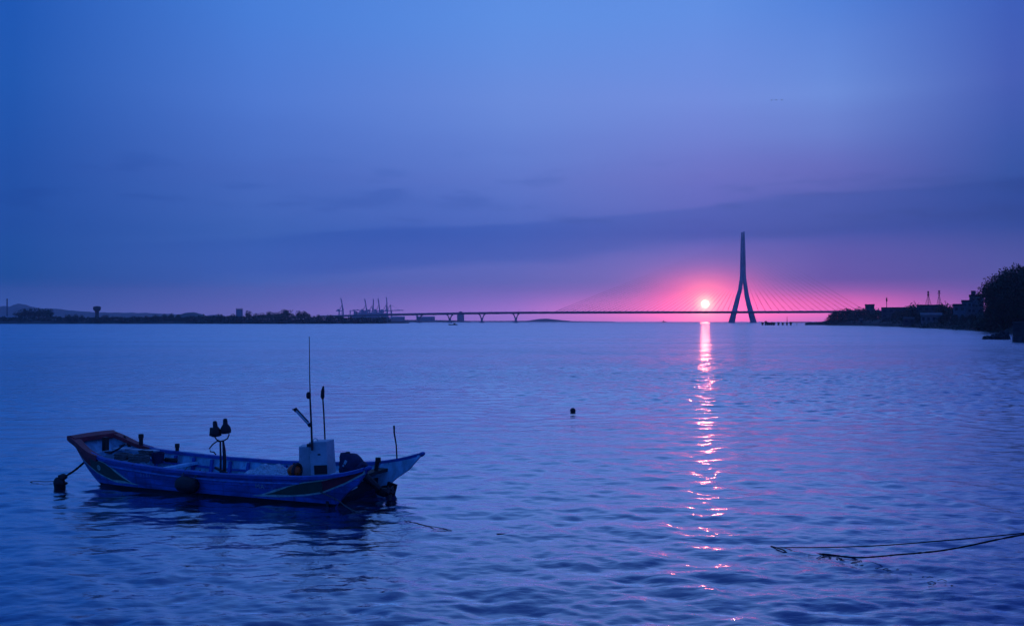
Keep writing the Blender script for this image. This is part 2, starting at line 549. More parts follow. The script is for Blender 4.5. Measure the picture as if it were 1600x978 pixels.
def copy_tree(o, parent=None):
    kids = [c for c in bpy.data.objects if c.parent is o]
    c = o.copy()
    scene.collection.objects.link(c)
    if parent is not None:
        c.parent = parent
    for k in kids:
        copy_tree(k, c)
    return c


def at(px, dist, z=0.0):
    """ground point seen at picture column px (1600 wide), dist metres out"""
    return Vector(((px - 800) / 1556.0 * dist, dist, z))


def hz(py, dist):
    """height of a point seen at picture row py, dist metres out"""
    return CAM_H - (py - 502) / 1556.0 * dist


rng = np.random.default_rng(7)
random.seed(7)

# ------------------------------------------------------------------ water: one sheet to the horizon


def build_water():
    th = np.concatenate([np.linspace(-180, -38, 60)[:-1], np.linspace(-38, 38, 1150), np.linspace(38, 180, 60)[1:-1]])
    th = np.radians(th)
    rs = [0.4, 1, 2, 3, 4, 5, 6, 7, 8]
    while rs[-1] < 210:
        rs.append(rs[-1] + min(max(0.02, rs[-1] ** 2 / 3386 * 0.62), 0.13 + max(0, rs[-1] - 60) * 0.006))
    while rs[-1] < 7200:
        rs.append(rs[-1] * 1.12)
    rs = np.array(rs)
    dr = np.gradient(rs)
    T, RR = np.meshgrid(th, rs)
    X = RR * np.sin(T)
    Y = RR * np.cos(T)
    Z = np.zeros_like(X)
    dense = (np.abs(T) < R(40)).astype(float) * np.clip((R(40) - np.abs(T)) / R(2), 0, 1)
    g = np.random.default_rng(3)
    # slow patches: calmer to the left of the boat, rougher towards the camera and to the right
    patch = 0.75 + 0.25 * np.sin(X * 0.21 + 1.3 * np.sin(Y * 0.13)) * np.sin(Y * 0.17 + 0.9 + 0.7 * np.sin(X * 0.11))
    band = np.sin(Y * 0.11 + 0.035 * X + 1.1 * np.sin(X * 0.05 + 1.0)) * 0.6 + np.sin(Y * 0.29 - 0.06 * X + 2.0 + 0.9 * np.sin(X * 0.09)) * 0.4
    patch *= 0.95 + 0.38 * band
    patch *= 0.58 + 0.42 * np.clip((X + 8) / 9, 0, 1)
    # lee of the moored boat
    patch *= 1 - 0.42 * np.exp(-((X + 4.6) / 3.6) ** 2 - ((Y - 16.5) / 3.6) ** 2)
    patch *= 1.0 + 0.12 * np.clip((16 - RR) / 6, 0, 1) + 0.15 * np.clip((RR - 28) / 40, 0, 1)
    ncomp = 130
    for i in range(ncomp):
        lam = 0.17 * (12.0) ** (i / (ncomp - 1))          # 0.17 .. 2.0 m
        a = g.normal(0, 0.85)                             # spread round the wind direction
        a = a + 0.10
        kx, ky = math.sin(a), math.cos(a)
        k = 2 * math.pi / lam
        steep = WAVE * (0.5 + 0.5 * math.exp(-((math.log(lam / 0.6)) / 0.8) ** 2)) * g.uniform(0.6, 1.4)
        amp = steep / k
        w = np.clip((lam / np.maximum(dr, 1e-3) - 2.2) / 2.5, 0, 1)[:, None] * np.clip((RR - 5) / 3, 0, 1)
        m = w[:, 0] > 0
        if not m.any():
            continue
        ph = k * (X[m] * kx + Y[m] * ky) + g.uniform(0, 6.283) + 0.6 * np.sin(0.13 * X[m] * ky - 0.17 * Y[m] * kx + g.uniform(0, 6.283))
        s = np.sin(ph)
        Z[m] += amp * (s + 0.18 * np.cos(2 * ph)) * w[m]
    Z *= patch * dense
    nr, nc = X.shape
    co = np.stack([X, Y, Z], -1).reshape(-1, 3)
    i0 = np.arange((nr - 1))[:, None] * nc + np.arange(nc)[None, :]
    i1 = np.arange((nr - 1))[:, None] * nc + (np.arange(nc) + 1)[None, :] % nc
    quads = np.stack([i0, i1, i1 + nc, i0 + nc], -1).reshape(-1, 4)
    # middle cap
    co = np.vstack([co, [[0, 0, 0]]])
    ctr = len(co) - 1
    tri = np.stack([np.full(nc, ctr), (np.arange(nc) + 1) % nc, np.arange(nc)], -1)
    me = bpy.data.meshes.new('water')
    me.vertices.add(len(co))
    me.vertices.foreach_set('co', co.astype(np.float32).ravel())
    nl = quads.size + tri.size
    me.loops.add(nl)
    me.loops.foreach_set('vertex_index', np.concatenate([quads.ravel(), tri.ravel()]).astype(np.int32))
    npoly = len(quads) + len(tri)
    me.polygons.add(npoly)
    starts = np.concatenate([np.arange(len(quads)) * 4, len(quads) * 4 + np.arange(len(tri)) * 3]).astype(np.int32)
    me.polygons.foreach_set('loop_start', starts)
    me.polygons.foreach_set('use_smooth', np.ones(npoly, dtype=bool))
    me.update(calc_edges=True)
    me.materials.append(water_material())
    o = bpy.data.objects.new('water', me)
    scene.collection.objects.link(o)
    tag(o, 'calm blue estuary water with small ripples', 'water', kind='structure')
    return o


WAVE = 0.0245
build_water()

# ------------------------------------------------------------------ haze
HAZE_DENSITY = 1.5e-4


def build_haze():
    m = bpy.data.materials.new('evening_haze')
    m.use_nodes = True
    nt = m.node_tree
    nt.nodes.clear()
    out = nt.nodes.new('ShaderNodeOutputMaterial')
    vol = nt.nodes.new('ShaderNodeVolumePrincipled')
    vol.inputs['Color'].default_value = (0.80, 0.88, 1.0, 1)
    vol.inputs['Density'].default_value = HAZE_DENSITY
    vol.inputs['Anisotropy'].default_value = 0.6
    nt.links.new(vol.outputs[0], out.inputs['Volume'])
    b = MB().box((0, 0, 122.5), (15200, 15200, 255))
    o = b.build('haze', m)
    tag(o, 'thin evening haze over the water', 'haze', kind='stuff')


build_haze()

# ------------------------------------------------------------------ land


def land_strip(name, stations, label, mat, seed=0, rough=0.6):
    """stations: (x, y_front, height, depth) along the shore; the strip rises from the water and falls away behind"""
    mb = MB()
    fr = []
    for i in range(len(stations) - 1):
        a, b = stations[i], stations[i + 1]
        n = max(1, int(math.hypot(b[0] - a[0], b[1] - a[1]) / max(6, 0.012 * a[1])))
        for k in range(n):
            t = k / n
            fr.append([a[j] + (b[j] - a[j]) * t for j in range(4)])
    fr.append(list(stations[-1]))
    rows = []
    for (x, y, h, d) in fr:
        j = lambda s: mnoise.noise(Vector((x * 0.03 + s, y * 0.03, seed)))
        dirv = Vector((x, y, 0)).normalized()
        r = []
        for (q, zz) in ((0, -1.5), (0.02, 0.15), (0.06, 0.45 * h), (0.25, 0.85 * h), (0.6, h), (0.9, 0.95 * h), (1.0, -1.5)):
            p = Vector((x, y, 0)) + dirv * (q * d + (2.0 * j(q * 9) if q < 0.1 else 0))
            r.append((p.x, p.y, zz + (rough * h * 0.35 * j(q * 17 + 3) if 0.03 < q < 0.95 else 0)))
        rows.append(r)
    mb.loft(rows, closed=False, caps=False)
    o = mb.build(name, mat)
    return tag(o, label, 'shore', kind='structure')


def st(px, d, h, depth):
    p = at(px, d)
    return (p.x, p.y, h, depth)


land_strip('far_shore', [st(-500, 1300, 6, 400), st(0, 1330, 6, 400), st(200, 1340, 5, 400), st(400, 1370, 6, 350), st(520, 1420, 5, 250), st(600, 1560, 3.5, 150), st(640, 1700, 1.5, 60)],
           'long low dark shore on the left across the water', M['soil'], 1)
land_strip('harbour_mole', [st(520, 3700, 9, 260), st(600, 3700, 10, 260), st(640, 3750, 9, 200), st(705, 3800, 7, 160), st(735, 3900, 5, 120)],
           'hazy harbour land behind the left end of the bridge', M['soil'], 2)
land_strip('far_spit', [st(725, 5200, 5, 200), st(800, 5200, 6, 250), st(850, 5200, 7, 300), st(905, 5300, 4, 200), st(960, 5500, 2, 80)],
           'faint low spit on the horizon under the bridge', M['soil'], 3)
land_strip('headland', [st(1258, 900, 1.8, 40), st(1285, 880, 3, 90), st(1300, 860, 5, 160), st(1340, 790, 6, 220), st(1410, 600, 4, 260), st(1440, 510, 4, 240), st(1500, 410, 4, 220), st(1530, 365, 5, 220), st(1575, 300, 5, 240), st(1640, 240, 6, 240), st(1800, 200, 8, 260), st(2300, 190, 10, 260)],
           'low dark headland with houses and trees on the right', M['soil'], 4)


def hill(name, pts, dist, depth, label, seed):
    """pts: (px, py of the skyline)"""
    mb = MB()
    rows = []
    pts = sorted(pts)
    pxs = np.linspace(pts[0][0], pts[-1][0], max(30, int((pts[-1][0] - pts[0][0]) / 2)))
    ys = np.interp(pxs, [p[0] for p in pts], [p[1] for p in pts])
    ker = np.ones(5) / 5
    ys = np.convolve(np.pad(ys, 2, mode='edge'), ker, 'valid')
    for px, py in zip(pxs, ys):
        h = hz(py, dist)
        n = mnoise.noise(Vector((px * 0.09, seed, 0))) + 0.5 * mnoise.noise(Vector((px * 0.31, seed, 2)))
        h = max(0.0, h * (1 + 0.07 * n))
        p = at(px, dist)
        row = []
        for q, k in ((-1, -0.02), (-0.7, 0.35), (-0.35, 0.8), (0, 1), (0.4, 0.7), (1, -0.02)):
            row.append((p.x * (1 + q * depth / dist), dist + q * depth, h * k - (1.5 if k < 0 else 0)))
        rows.append(row)
    mb.loft(rows, closed=False, caps=False)
    return tag(mb.build(name, M['hill'], smooth=True), label, 'hill', kind='structure')


hill('far_hills', [(-260, 480), (-120, 472), (-30, 478), (0, 479), (14, 479), (20, 476), (34, 474.5), (46, 478), (62, 482), (84, 482), (95, 483), (120, 486), (150, 488), (230, 489), (300, 492), (340, 495), (400, 500), (430, 502)], 6300, 700,
     'pale blue hills far behind the left shore', 1)
hill('wooded_knoll', [(268, 500), (276, 493), (290, 488.5), (300, 487.6), (312, 490), (322, 493), (332, 500)], 2300, 120, 'rounded hazy knoll above the left tree belt', 5)
hill('island', [(815, 502.5), (825, 501), (840, 498.6), (852, 497.6), (862, 498.4), (875, 500), (890, 501.4), (905, 502.5)], 5000, 150, 'small flat hazy island under the bridge deck', 3)

# ------------------------------------------------------------------ trees


def leaf_cloud(lobes, n, size, seed, flat=0.5):
    """many small leaf clumps spread through overlapping lobes"""
    g = np.random.default_rng(seed)
    vol = np.array([l[3] * l[4] * l[5] for l in lobes]) ** (2 / 3)
    pick = g.choice(len(lobes), n, p=vol / vol.sum())
    L = np.array(lobes)[pick]
    d = g.normal(size=(n, 3))
    d /= np.linalg.norm(d, axis=1)[:, None]
    rad = g.uniform(0.25, 1.0, n) ** 0.45
    bump = 1 + 0.22 * np.sin(d[:, 0] * 5 + L[:, 0]) * np.sin(d[:, 1] * 4.3 + L[:, 1] * 2) + 0.15 * np.sin(d[:, 2] * 7 + L[:, 2])
    c = L[:, :3] + d * L[:, 3:6] * (rad * bump)[:, None]
    a = g.normal(size=(n, 3))
    a /= np.linalg.norm(a, axis=1)[:, None]
    b = np.cross(a, g.normal(size=(n, 3)))
    b /= np.linalg.norm(b, axis=1)[:, None]
    s = (size * g.uniform(0.5, 1.35, n))[:, None]
    a, b = a * s, b * s * g.uniform(0.5, 0.9, n)[:, None]
    v = np.stack([c - a, c - b * 0.8 + a * 0.1, c + a, c + b], 1).reshape(-1, 3)
    return v


def cloud_mesh(name, v, mat):
    me = bpy.data.meshes.new(name)
    n = len(v) // 4
    me.vertices.add(len(v))
    me.vertices.foreach_set('co', v.astype(np.float32).ravel())
    me.loops.add(len(v))
    me.loops.foreach_set('vertex_index', np.arange(len(v), dtype=np.int32))
    me.polygons.add(n)
    me.polygons.foreach_set('loop_start', (np.arange(n) * 4).astype(np.int32))
    me.update(calc_edges=True)
    me.materials.append(mat)
    return me


def make_tree(name, h, w, n, leaf, seed, n_lobes=9, clear=0.22):
    g = random.Random(seed)
    root = empty(name, (0, 0, 0))
    lobes = []
    for i in range(n_lobes):
        t = g.uniform(clear + 0.12, 0.86)
        rr = w * 0.5 * math.sin(math.pi * min(1, max(0.1, (t - clear) / (1.05 - clear)))) ** 0.6
        a = g.uniform(0, 6.28)
        q = g.uniform(0.15, 0.72)
        s = g.uniform(0.22, 0.38) * w
        lobes.append((math.cos(a) * rr * q, math.sin(a) * rr * q, t * h, s, s, s * g.uniform(0.6, 0.85)))
    lobes.append((0, 0, h * 0.62, w * 0.33, w * 0.33, h * 0.27))
    lobes.append((g.uniform(-.1, .1) * w, 0, h * 0.88, w * 0.17, w * 0.17, h * 0.12))
    me = cloud_mesh('crown', leaf_cloud(lobes, n, leaf, seed), M['foliage'])
    c = bpy.data.objects.new('crown', me)
    scene.collection.objects.link(c)
    c.parent = root
    tr = MB()
    lean = g.uniform(-.04, .04) * h
    tr.tube([(0, 0, -1.0), (lean * .2, 0, h * .2), (lean * .6, lean * .3, h * .5), (lean, lean * .4, h * .8)], [h * .028, h * .022, h * .015, h * .005], 7)
    for l in lobes[:5]:
        tr.tube([(lean * .3, 0, h * (clear + .05)), (l[0] * .5, l[1] * .5, (l[2] + h * clear) * .5 + .05 * h), (l[0], l[1], l[2])], [h * .011, h * .008, h * .003], 5)
    tr.build('trunk', M['bark'], root, smooth=True)
    return root


# far left shore: single trees that stand out above the belt
far_protos = [make_tree('broadleaf_tree', 13, 12, 420, 0.75, 11), make_tree('broadleaf_tree', 12, 9, 380, 0.7, 12), make_tree('broadleaf_tree', 14, 15, 500, 0.8, 13)]
used = [False] * 3


def place_tree(protos, flags, k, x, y, z, sc, rz, label, group):
    o = protos[k] if not flags[k] else copy_tree(protos[k])
    flags[k] = True
    o.location = (x, y, z)
    o.rotation_euler = (0, 0, rz)
    o.scale = (sc, sc, sc)
    tag(o, label, 'tree', group)
    return o


far_list = []
for px, top in ((30, 484), (38, 482.5), (47, 481), (53, 483), (60, 481.5), (67, 483), (74, 481), (78, 483),
                (107, 491), (118, 490), (128, 492), (165, 491.5), (176, 493), (228, 493), (243, 491.5), (257, 489.5), (268, 489.5), (279, 491),
                (366, 490.5), (388, 485.5), (401, 489), (411, 488), (420, 486.5), (428, 487.5), (437, 486), (445, 483), (449, 484), (457, 489), (467, 485.5), (475, 486), (481, 488), (497, 491.5), (516, 491.5), (533, 493)):
    far_list.append((px, top))
for i, (px, top) in enumerate(far_list):
    d = 1420 + 60 * ((i * 37) % 7) / 7
    p = at(px, d)
    zt = hz(top, d)
    z0 = 4.5
    k = i % 3
    sc = max(0.45, (zt - z0) / (13, 12, 14)[k])
    if 28 <= px <= 80:
        lab, grp = 'one of the tall dark trees crowded at the left end of the far shore', 'trees at the left end of the far shore'
    elif px < 300:
        lab, grp = 'small dark tree in the long belt on the far left shore', 'trees along the far left shore'
    elif px == 388:
        lab, grp = 'round dark tree standing alone beside the hazy tower block on the far shore', None
    elif px == 366:
        lab, grp = 'low dark tree in front of the hazy tower block on the far shore', None
    elif px < 455:
        lab, grp = 'dark tree of the tall clump left of the harbour cranes', 'tall tree clump left of the cranes'
    elif px < 490:
        lab, grp = 'dark tree of the small pair of crowns just left of the cranes', 'small crowns just left of the cranes'
    else:
        lab, grp = 'low dark tree where the far shore meets the bridge', 'low trees by the bridge end'
    place_tree(far_protos, used, k, p.x, p.y, z0, sc, i * 1.3, lab, grp)


def thicket(name, lobes, n, leaf, seed, label, cat='undergrowth'):
    me = cloud_mesh(name, leaf_cloud(lobes, n, leaf, seed), M['foliage'])
    o = bpy.data.objects.new(name, me)
    scene.collection.objects.link(o)
    return tag(o, label, cat, kind='stuff')


lob = []
g_ = random.Random(5)
for px in np.arange(-260, 610, 5.0):
    d = 1350 + g_.uniform(0, 90) + (60 if px > 520 else 0) + max(0, px - 560) * 3
    p = at(px, d)
    top = 494.6 + g_.uniform(-1.8, 1.2) - (2.2 if 300 < px < 480 else 0) + (1.0 if px > 540 else 0)
    h = max(2.5, hz(top, d))
    lob.append((p.x, p.y, h * 0.42, 6.5 + g_.uniform(-1, 2), 8, h * 0.58))
thicket('treeline', lob, 20000, 1.5, 21, 'dark unbroken belt of bushes along the far left shore', 'treeline')

# ------------------------------------------------------------------ left shore buildings


def water_tower():
    d = 1500
    p = at(151.5, d)
    root = empty('water_tower', (p.x, p.y, 3), 0, 'dark mushroom shaped water tower above the far left shore', 'water tower')
    H = hz(478.3, d) - 3
    prof = [(3.0, 0), (2.6, H * .3), (2.6, H * .55), (3.2, H * .66)]
    rings = [[(r * math.cos(a), r * math.sin(a), z) for a in np.linspace(0, 2 * math.pi, 15)[:-1]] for r, z in prof]
    MB().loft(rings).build('shaft', M['wall_grey'], root)
    prof = [(3.2, H * .66), (5.4, H * .78), (5.6, H * .93), (4.6, H * .97), (1.0, H)]
    rings = [[(r * math.cos(a), r * math.sin(a), z + .05) for a in np.linspace(0, 2 * math.pi, 15)[:-1]] for r, z in prof]
    MB().loft(rings).build('tank', M['wall_grey'], root)


water_tower()


def house(name, px, d, w, dep, h, z0, label, cat='building', roof='flat', wall='wall_grey', roofm='roof_dark', nwin=3, floors=1, rz=0.0, roof_h=1.5, extra=None):
    p = at(px, d)
    root = empty(name, (p.x, p.y, z0), rz - math.atan2(p.x, p.y), label, cat)
    MB().box((0, dep / 2, h / 2 - 0.5), (w, dep, h + 1)).build('wall', M[wall], root)
    rb = MB()
    if roof == 'flat':
        rb.box((0, dep / 2, h + 0.15), (w + 0.5, dep + 0.5, 0.3))
        for sx in (-1, 1):
            rb.box((sx * (w / 2 + .1), dep / 2, h + 0.6), (0.2, dep + .3, 0.6))
        rb.box((0, -.05, h + 0.6), (w, 0.2, 0.6))
    elif roof == 'gable':
        a = [(-w / 2 - .3, -0.4, h), (-w / 2 - .3, dep / 2, h + roof_h), (-w / 2 - .3, dep + .4, h)]
        b = [(w / 2 + .3, q[1], q[2]) for q in a]
        rb.loft([a, b])
    else:   # barrel
        a = [(-w / 2, 0, h)] + [(-w / 2 * math.cos(t), 0, h + roof_h * math.sin(t)) for t in np.linspace(0.15, math.pi - .15, 9)] + [(w / 2, 0, h)]
        b = [(q[0], dep, q[2]) for q in a]
        rb.loft([a, b])
    r = rb.build('roof', M[roofm], root)
    for fl in range(floors):
        zz = h * (fl + 0.55) / floors
        for i in range(nwin):
            xx = (i + 0.5) / nwin * w - w / 2
            MB().box((xx, -0.02, zz), (w / nwin * .45, 0.12, h / floors * .4)).build('window', M['glass'], root)
    if extra:
        extra(root, w, dep, h)
    return root


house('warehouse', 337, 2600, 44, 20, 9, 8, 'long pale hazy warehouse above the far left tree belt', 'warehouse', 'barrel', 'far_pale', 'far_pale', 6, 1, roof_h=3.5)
house('low_shed', 10, 1480, 26, 12, 4.2, 5, 'low shed with pale roof at the far left edge', 'shed', 'gable', 'wall_grey', 'far_pale', 4, roof_h=2.0)
house('low_shed', 206, 1450, 16, 9, 2.8, 5, 'small shed with a pale roof in a gap of the tree belt', 'shed', 'gable', 'wall_grey', 'far_pale', 3, roof_h=1.4)


def tops(root, w, dep, h):
    for i in range(4):
        MB().box((-w / 2 + (i + .5) * w / 4, dep / 2, h + 1.5), (w * .09, 2, 2.4)).build('roof_tank', M['wall_grey'], root)


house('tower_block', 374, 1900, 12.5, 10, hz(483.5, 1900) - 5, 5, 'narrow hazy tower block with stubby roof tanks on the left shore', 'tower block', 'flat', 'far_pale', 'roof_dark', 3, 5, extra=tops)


def chimney():
    d = 2600
    p = at(11, d)
    root = empty('chimney_stack', (p.x, p.y, 3), 0, 'thin pale chimney stack rising at the far left edge', 'chimney')
    H = hz(466.5, d) - 3
    rings = [[(r * math.cos(a), r * math.sin(a), z) for a in np.linspace(0, 2 * math.pi, 11)[:-1]] for r, z in ((2.4, 0), (1.8, H * .6), (1.5, H))]
    MB().loft(rings).build('stack', M['wall_pale'], root)
    rings = [[(r * math.cos(a), r * math.sin(a), z) for a in np.linspace(0, 2 * math.pi, 11)[:-1]] for r, z in ((1.9, H * .93), (2.0, H * .95), (1.9, H * .97))]
    MB().loft(rings).build('collar', M['wall_grey'], root)


chimney()

# ------------------------------------------------------------------ harbour cranes


def quay_crane(px, d, top_py, base_w, lean, label, boom_up=True, flip=1):
    p = at(px, d)
    root = empty('quay_crane', (p.x, p.y, 6), 0, label, 'crane', 'container cranes in the harbour')
    S = 1.0
    leg_h = 38.0
    for sx in (-1, 1):
        for sy in (-1, 1):
            MB().box((sx * base_w / 2, sy * 8, leg_h / 2), (2.6, 2.6, leg_h)).build('leg', M['crane'], root)
    pb = MB()
    for sy in (-1, 1):
        pb.box((0, sy * 8, 14), (base_w - 1.8, 1.4, 1.8))
        pb.tube([(-base_w / 2 + .9, sy * 8, 15), (base_w / 2 - .9, sy * 8, leg_h - 1)], .6, 5)
    for sx in (-1, 1):
        pb.box((sx * base_w / 2, 0, 14), (1.4, 14, 1.6))
    pb.build('portal_frame', M['crane'], root)
    gb = MB()
    gl = base_w * 1.8
    for sy in (-1, 1):
        gb.box((flip * -gl * .18, sy * 3.2, leg_h + 1.4), (gl, 1.8, 3.6))
    gb.build('girder', M['crane'], root)
    MB().box((flip * -gl * .38, 0, leg_h + 5.2), (9, 7, 5)).build('machinery_house', M['crane'], root)
    ab = MB()
    ax = flip * base_w * .38
    for sy in (-1, 1):
        ab.tube([(ax, sy * 4, leg_h + 2.7), (ax - flip * 2, sy * 1, leg_h + 26)], 1.4, 6)
        ab.tube([(ax - flip * base_w * .8, sy * 4, leg_h + 2.7), (ax - flip * 2, sy * 1, leg_h + 25)], .6, 6)
    ab.build('apex_frame', M['crane'], root)
    bb = MB()
    H = hz(top_py, d) - 6
    hx = flip * base_w * .55
    tip = Vector((hx + lean, 0, H)) if boom_up else Vector((hx + flip * 46, 0, leg_h + 3))
    for sy in (-1, 1):
        bb.tube([(hx, sy * 3, leg_h + 2.0), tip + Vector((0, sy * 3, 0))], 1.7, 5)
    a = Vector((hx, 0, leg_h + 2))
    for i in range(9):
        q = a.lerp(tip, (i + .5) / 9)
        q2 = a.lerp(tip, (i + 1.3) / 9.3)
        bb.tube([q + Vector((0, -3, 0)), q2 + Vector((0, 3, 0))], .8, 4)
    bb.build('boom', M['crane'], root)
    sb = MB()
    sb.tube([(ax - flip * 2, 0, leg_h + 25.5), a.lerp(tip, .72)], .35, 4)
    sb.tube([(ax - flip * 2, 0, leg_h + 25.5), (flip * -gl * .5, 0, leg_h + 2.8)], .35, 4)
    sb.build('stay_cable', M['steel'], root)
    return root


CR = 4000
quay_crane(533, CR, 466, 16, -10, 'hazy harbour crane with raised boom, standing apart left of the others')
quay_crane(570, CR, 467, 15, -9, 'hazy harbour crane with raised boom beside the container gantries, first of the close four')
quay_crane(580, CR + 120, 467, 16, 0, 'hazy harbour crane with upright boom, second of the close four')
quay_crane(590.5, CR, 466.5, 15, -8, 'hazy harbour crane with raised thin boom, third of the close four')
quay_crane(601.5, CR + 60, 464.5, 18, -4, 'hazy harbour crane with the tallest, thickest raised boom')
quay_crane(608.5, CR - 60, 484, 16, 0, 'hazy harbour crane with its boom lowered level towards the bridge', boom_up=False)


def yard_gantry(px, d, w, h, label):
    p = at(px, d)
    root = empty('yard_gantry', (p.x, p.y, 6), 0, label, 'gantry crane', 'yard gantries in the harbour')
    for sx in (-1, 1):
        for sy in (-1, 1):
            MB().box((sx * w / 2, sy * 6, h / 2), (1.6, 1.6, h)).build('leg', M['crane'], root)
    bm = MB()
    for sy in (-1, 1):
        bm.box((0, sy * 6, h + 1.2), (w * 1.15, 1.4, 2.4))
    bm.build('girder', M['crane'], root)
    MB().box((w * .1, 0, h + 3.4), (w * .25, 9, 2)).build('trolley', M['crane'], root)


yard_gantry(551, CR + 100, 20, 40, 'hazy yard gantry between the lone crane and the other cranes, taller left one')
yard_gantry(558, CR + 200, 24, 43, 'hazy yard gantry with the highest girder, in front of the container stacks')
yard_gantry(564, CR + 100, 14, 34, 'hazy yard gantry just left of the four raised booms')
yard_gantry(540.5, CR + 150, 22, 18, 'low hazy yard gantry beside the lone harbour crane')


def container_stack(px, d, w, h, label, seed):
    p = at(px, d)
    g = random.Random(seed)
    mb = MB()
    n = max(2, int(w / 12.4))
    for i in range(n):
        top = max(2, int(h / 2.6) - g.choice((0, 0, 1, 2)))
        for k in range(top):
            mb.box(((i - n / 2 + .5) * 12.5, 0, 1.3 + k * 2.62), (12.2, 9.6, 2.59))
    o = mb.build('container_stack', M['crane'], loc=(p.x, p.y, 6))
    tag(o, label, 'containers', 'stacks of containers in the harbour')




def container_ship():
    d = CR + 160
    p = at(581, d)
    root = empty('container_ship', (p.x, p.y, 0), 0, 'hazy blue container ship moored behind the harbour cranes', 'ship')
    L = 168.0
    hull = []
    for x, w, zt in ((-L / 2, 6, 17), (-L / 2 + 8, 13, 16), (0, 14, 15), (L / 2 - 22, 13, 16), (L / 2, 1.0, 19)):
        hull.append([(x, -w, zt), (x, -w * .85, -2), (x, w * .85, -2), (x, w, zt)])
    MB().loft(hull).build('hull', M['crane'], root)
    g = random.Random(3)
    for i in range(9):
        n = g.choice((8, 9, 10, 10, 11))
        cb = MB()
        for k in range(n):
            for j in range(2):
                cb.box((-L / 2 + 34 + i * 13.4, (j - .5) * 12.6, 17.2 + k * 2.62), (12.4, 12.3, 2.58))
        cb.build('container_bay', M['crane'], root)
    MB().box((-L / 2 + 18, 0, 30), (11, 24, 27)).build('bridge_house', M['wall_pale'], root)
    MB().box((-L / 2 + 10, 0, 32), (4.5, 7, 16)).build('funnel', M['crane'], root)
    MB().tube([(-L / 2 + 19, 0, 43), (-L / 2 + 19, 0, 52)], .5, 6).build('radar_mast', M['dark_metal'], root)


container_ship()
container_stack(557, CR - 90, 60, 24, 'block of stacked containers under the yard gantries', 1)
container_stack(582, CR - 90, 62, 21, 'block of stacked containers under the raised crane booms', 2)
container_stack(603, CR - 120, 36, 18, 'low block of stacked containers below the lowered boom', 3)


def harbour_house():
    d = 3850
    p = at(719.5, d)
    root = empty('harbour_building', (p.x, p.y, 2), 0, 'square hazy harbour building with small dome behind the bridge deck', 'building')
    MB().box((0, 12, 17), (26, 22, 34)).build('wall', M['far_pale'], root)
    rings = [[(r * math.cos(a), 12 + r * math.sin(a), z) for a in np.linspace(0, 2 * math.pi, 13)[:-1]] for r, z in ((9, 34.05), (8, 36.5), (5.5, 38.6), (1, 39.6))]
    MB().loft(rings).build('dome', M['roof_dark'], root)
    for i in range(4):
        for k in range(4):
            MB().box((-9.5 + i * 6.3, 0.9, 6 + k * 7.4), (2.6, .5, 3.2)).build('window', M['glass'], root)


harbour_house()
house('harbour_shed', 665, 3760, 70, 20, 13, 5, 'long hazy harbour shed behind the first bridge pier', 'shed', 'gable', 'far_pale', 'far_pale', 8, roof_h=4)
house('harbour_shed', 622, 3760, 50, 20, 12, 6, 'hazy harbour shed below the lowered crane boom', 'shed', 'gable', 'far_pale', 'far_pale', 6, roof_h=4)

# ------------------------------------------------------------------ cable stayed bridge
BR = 2207.0


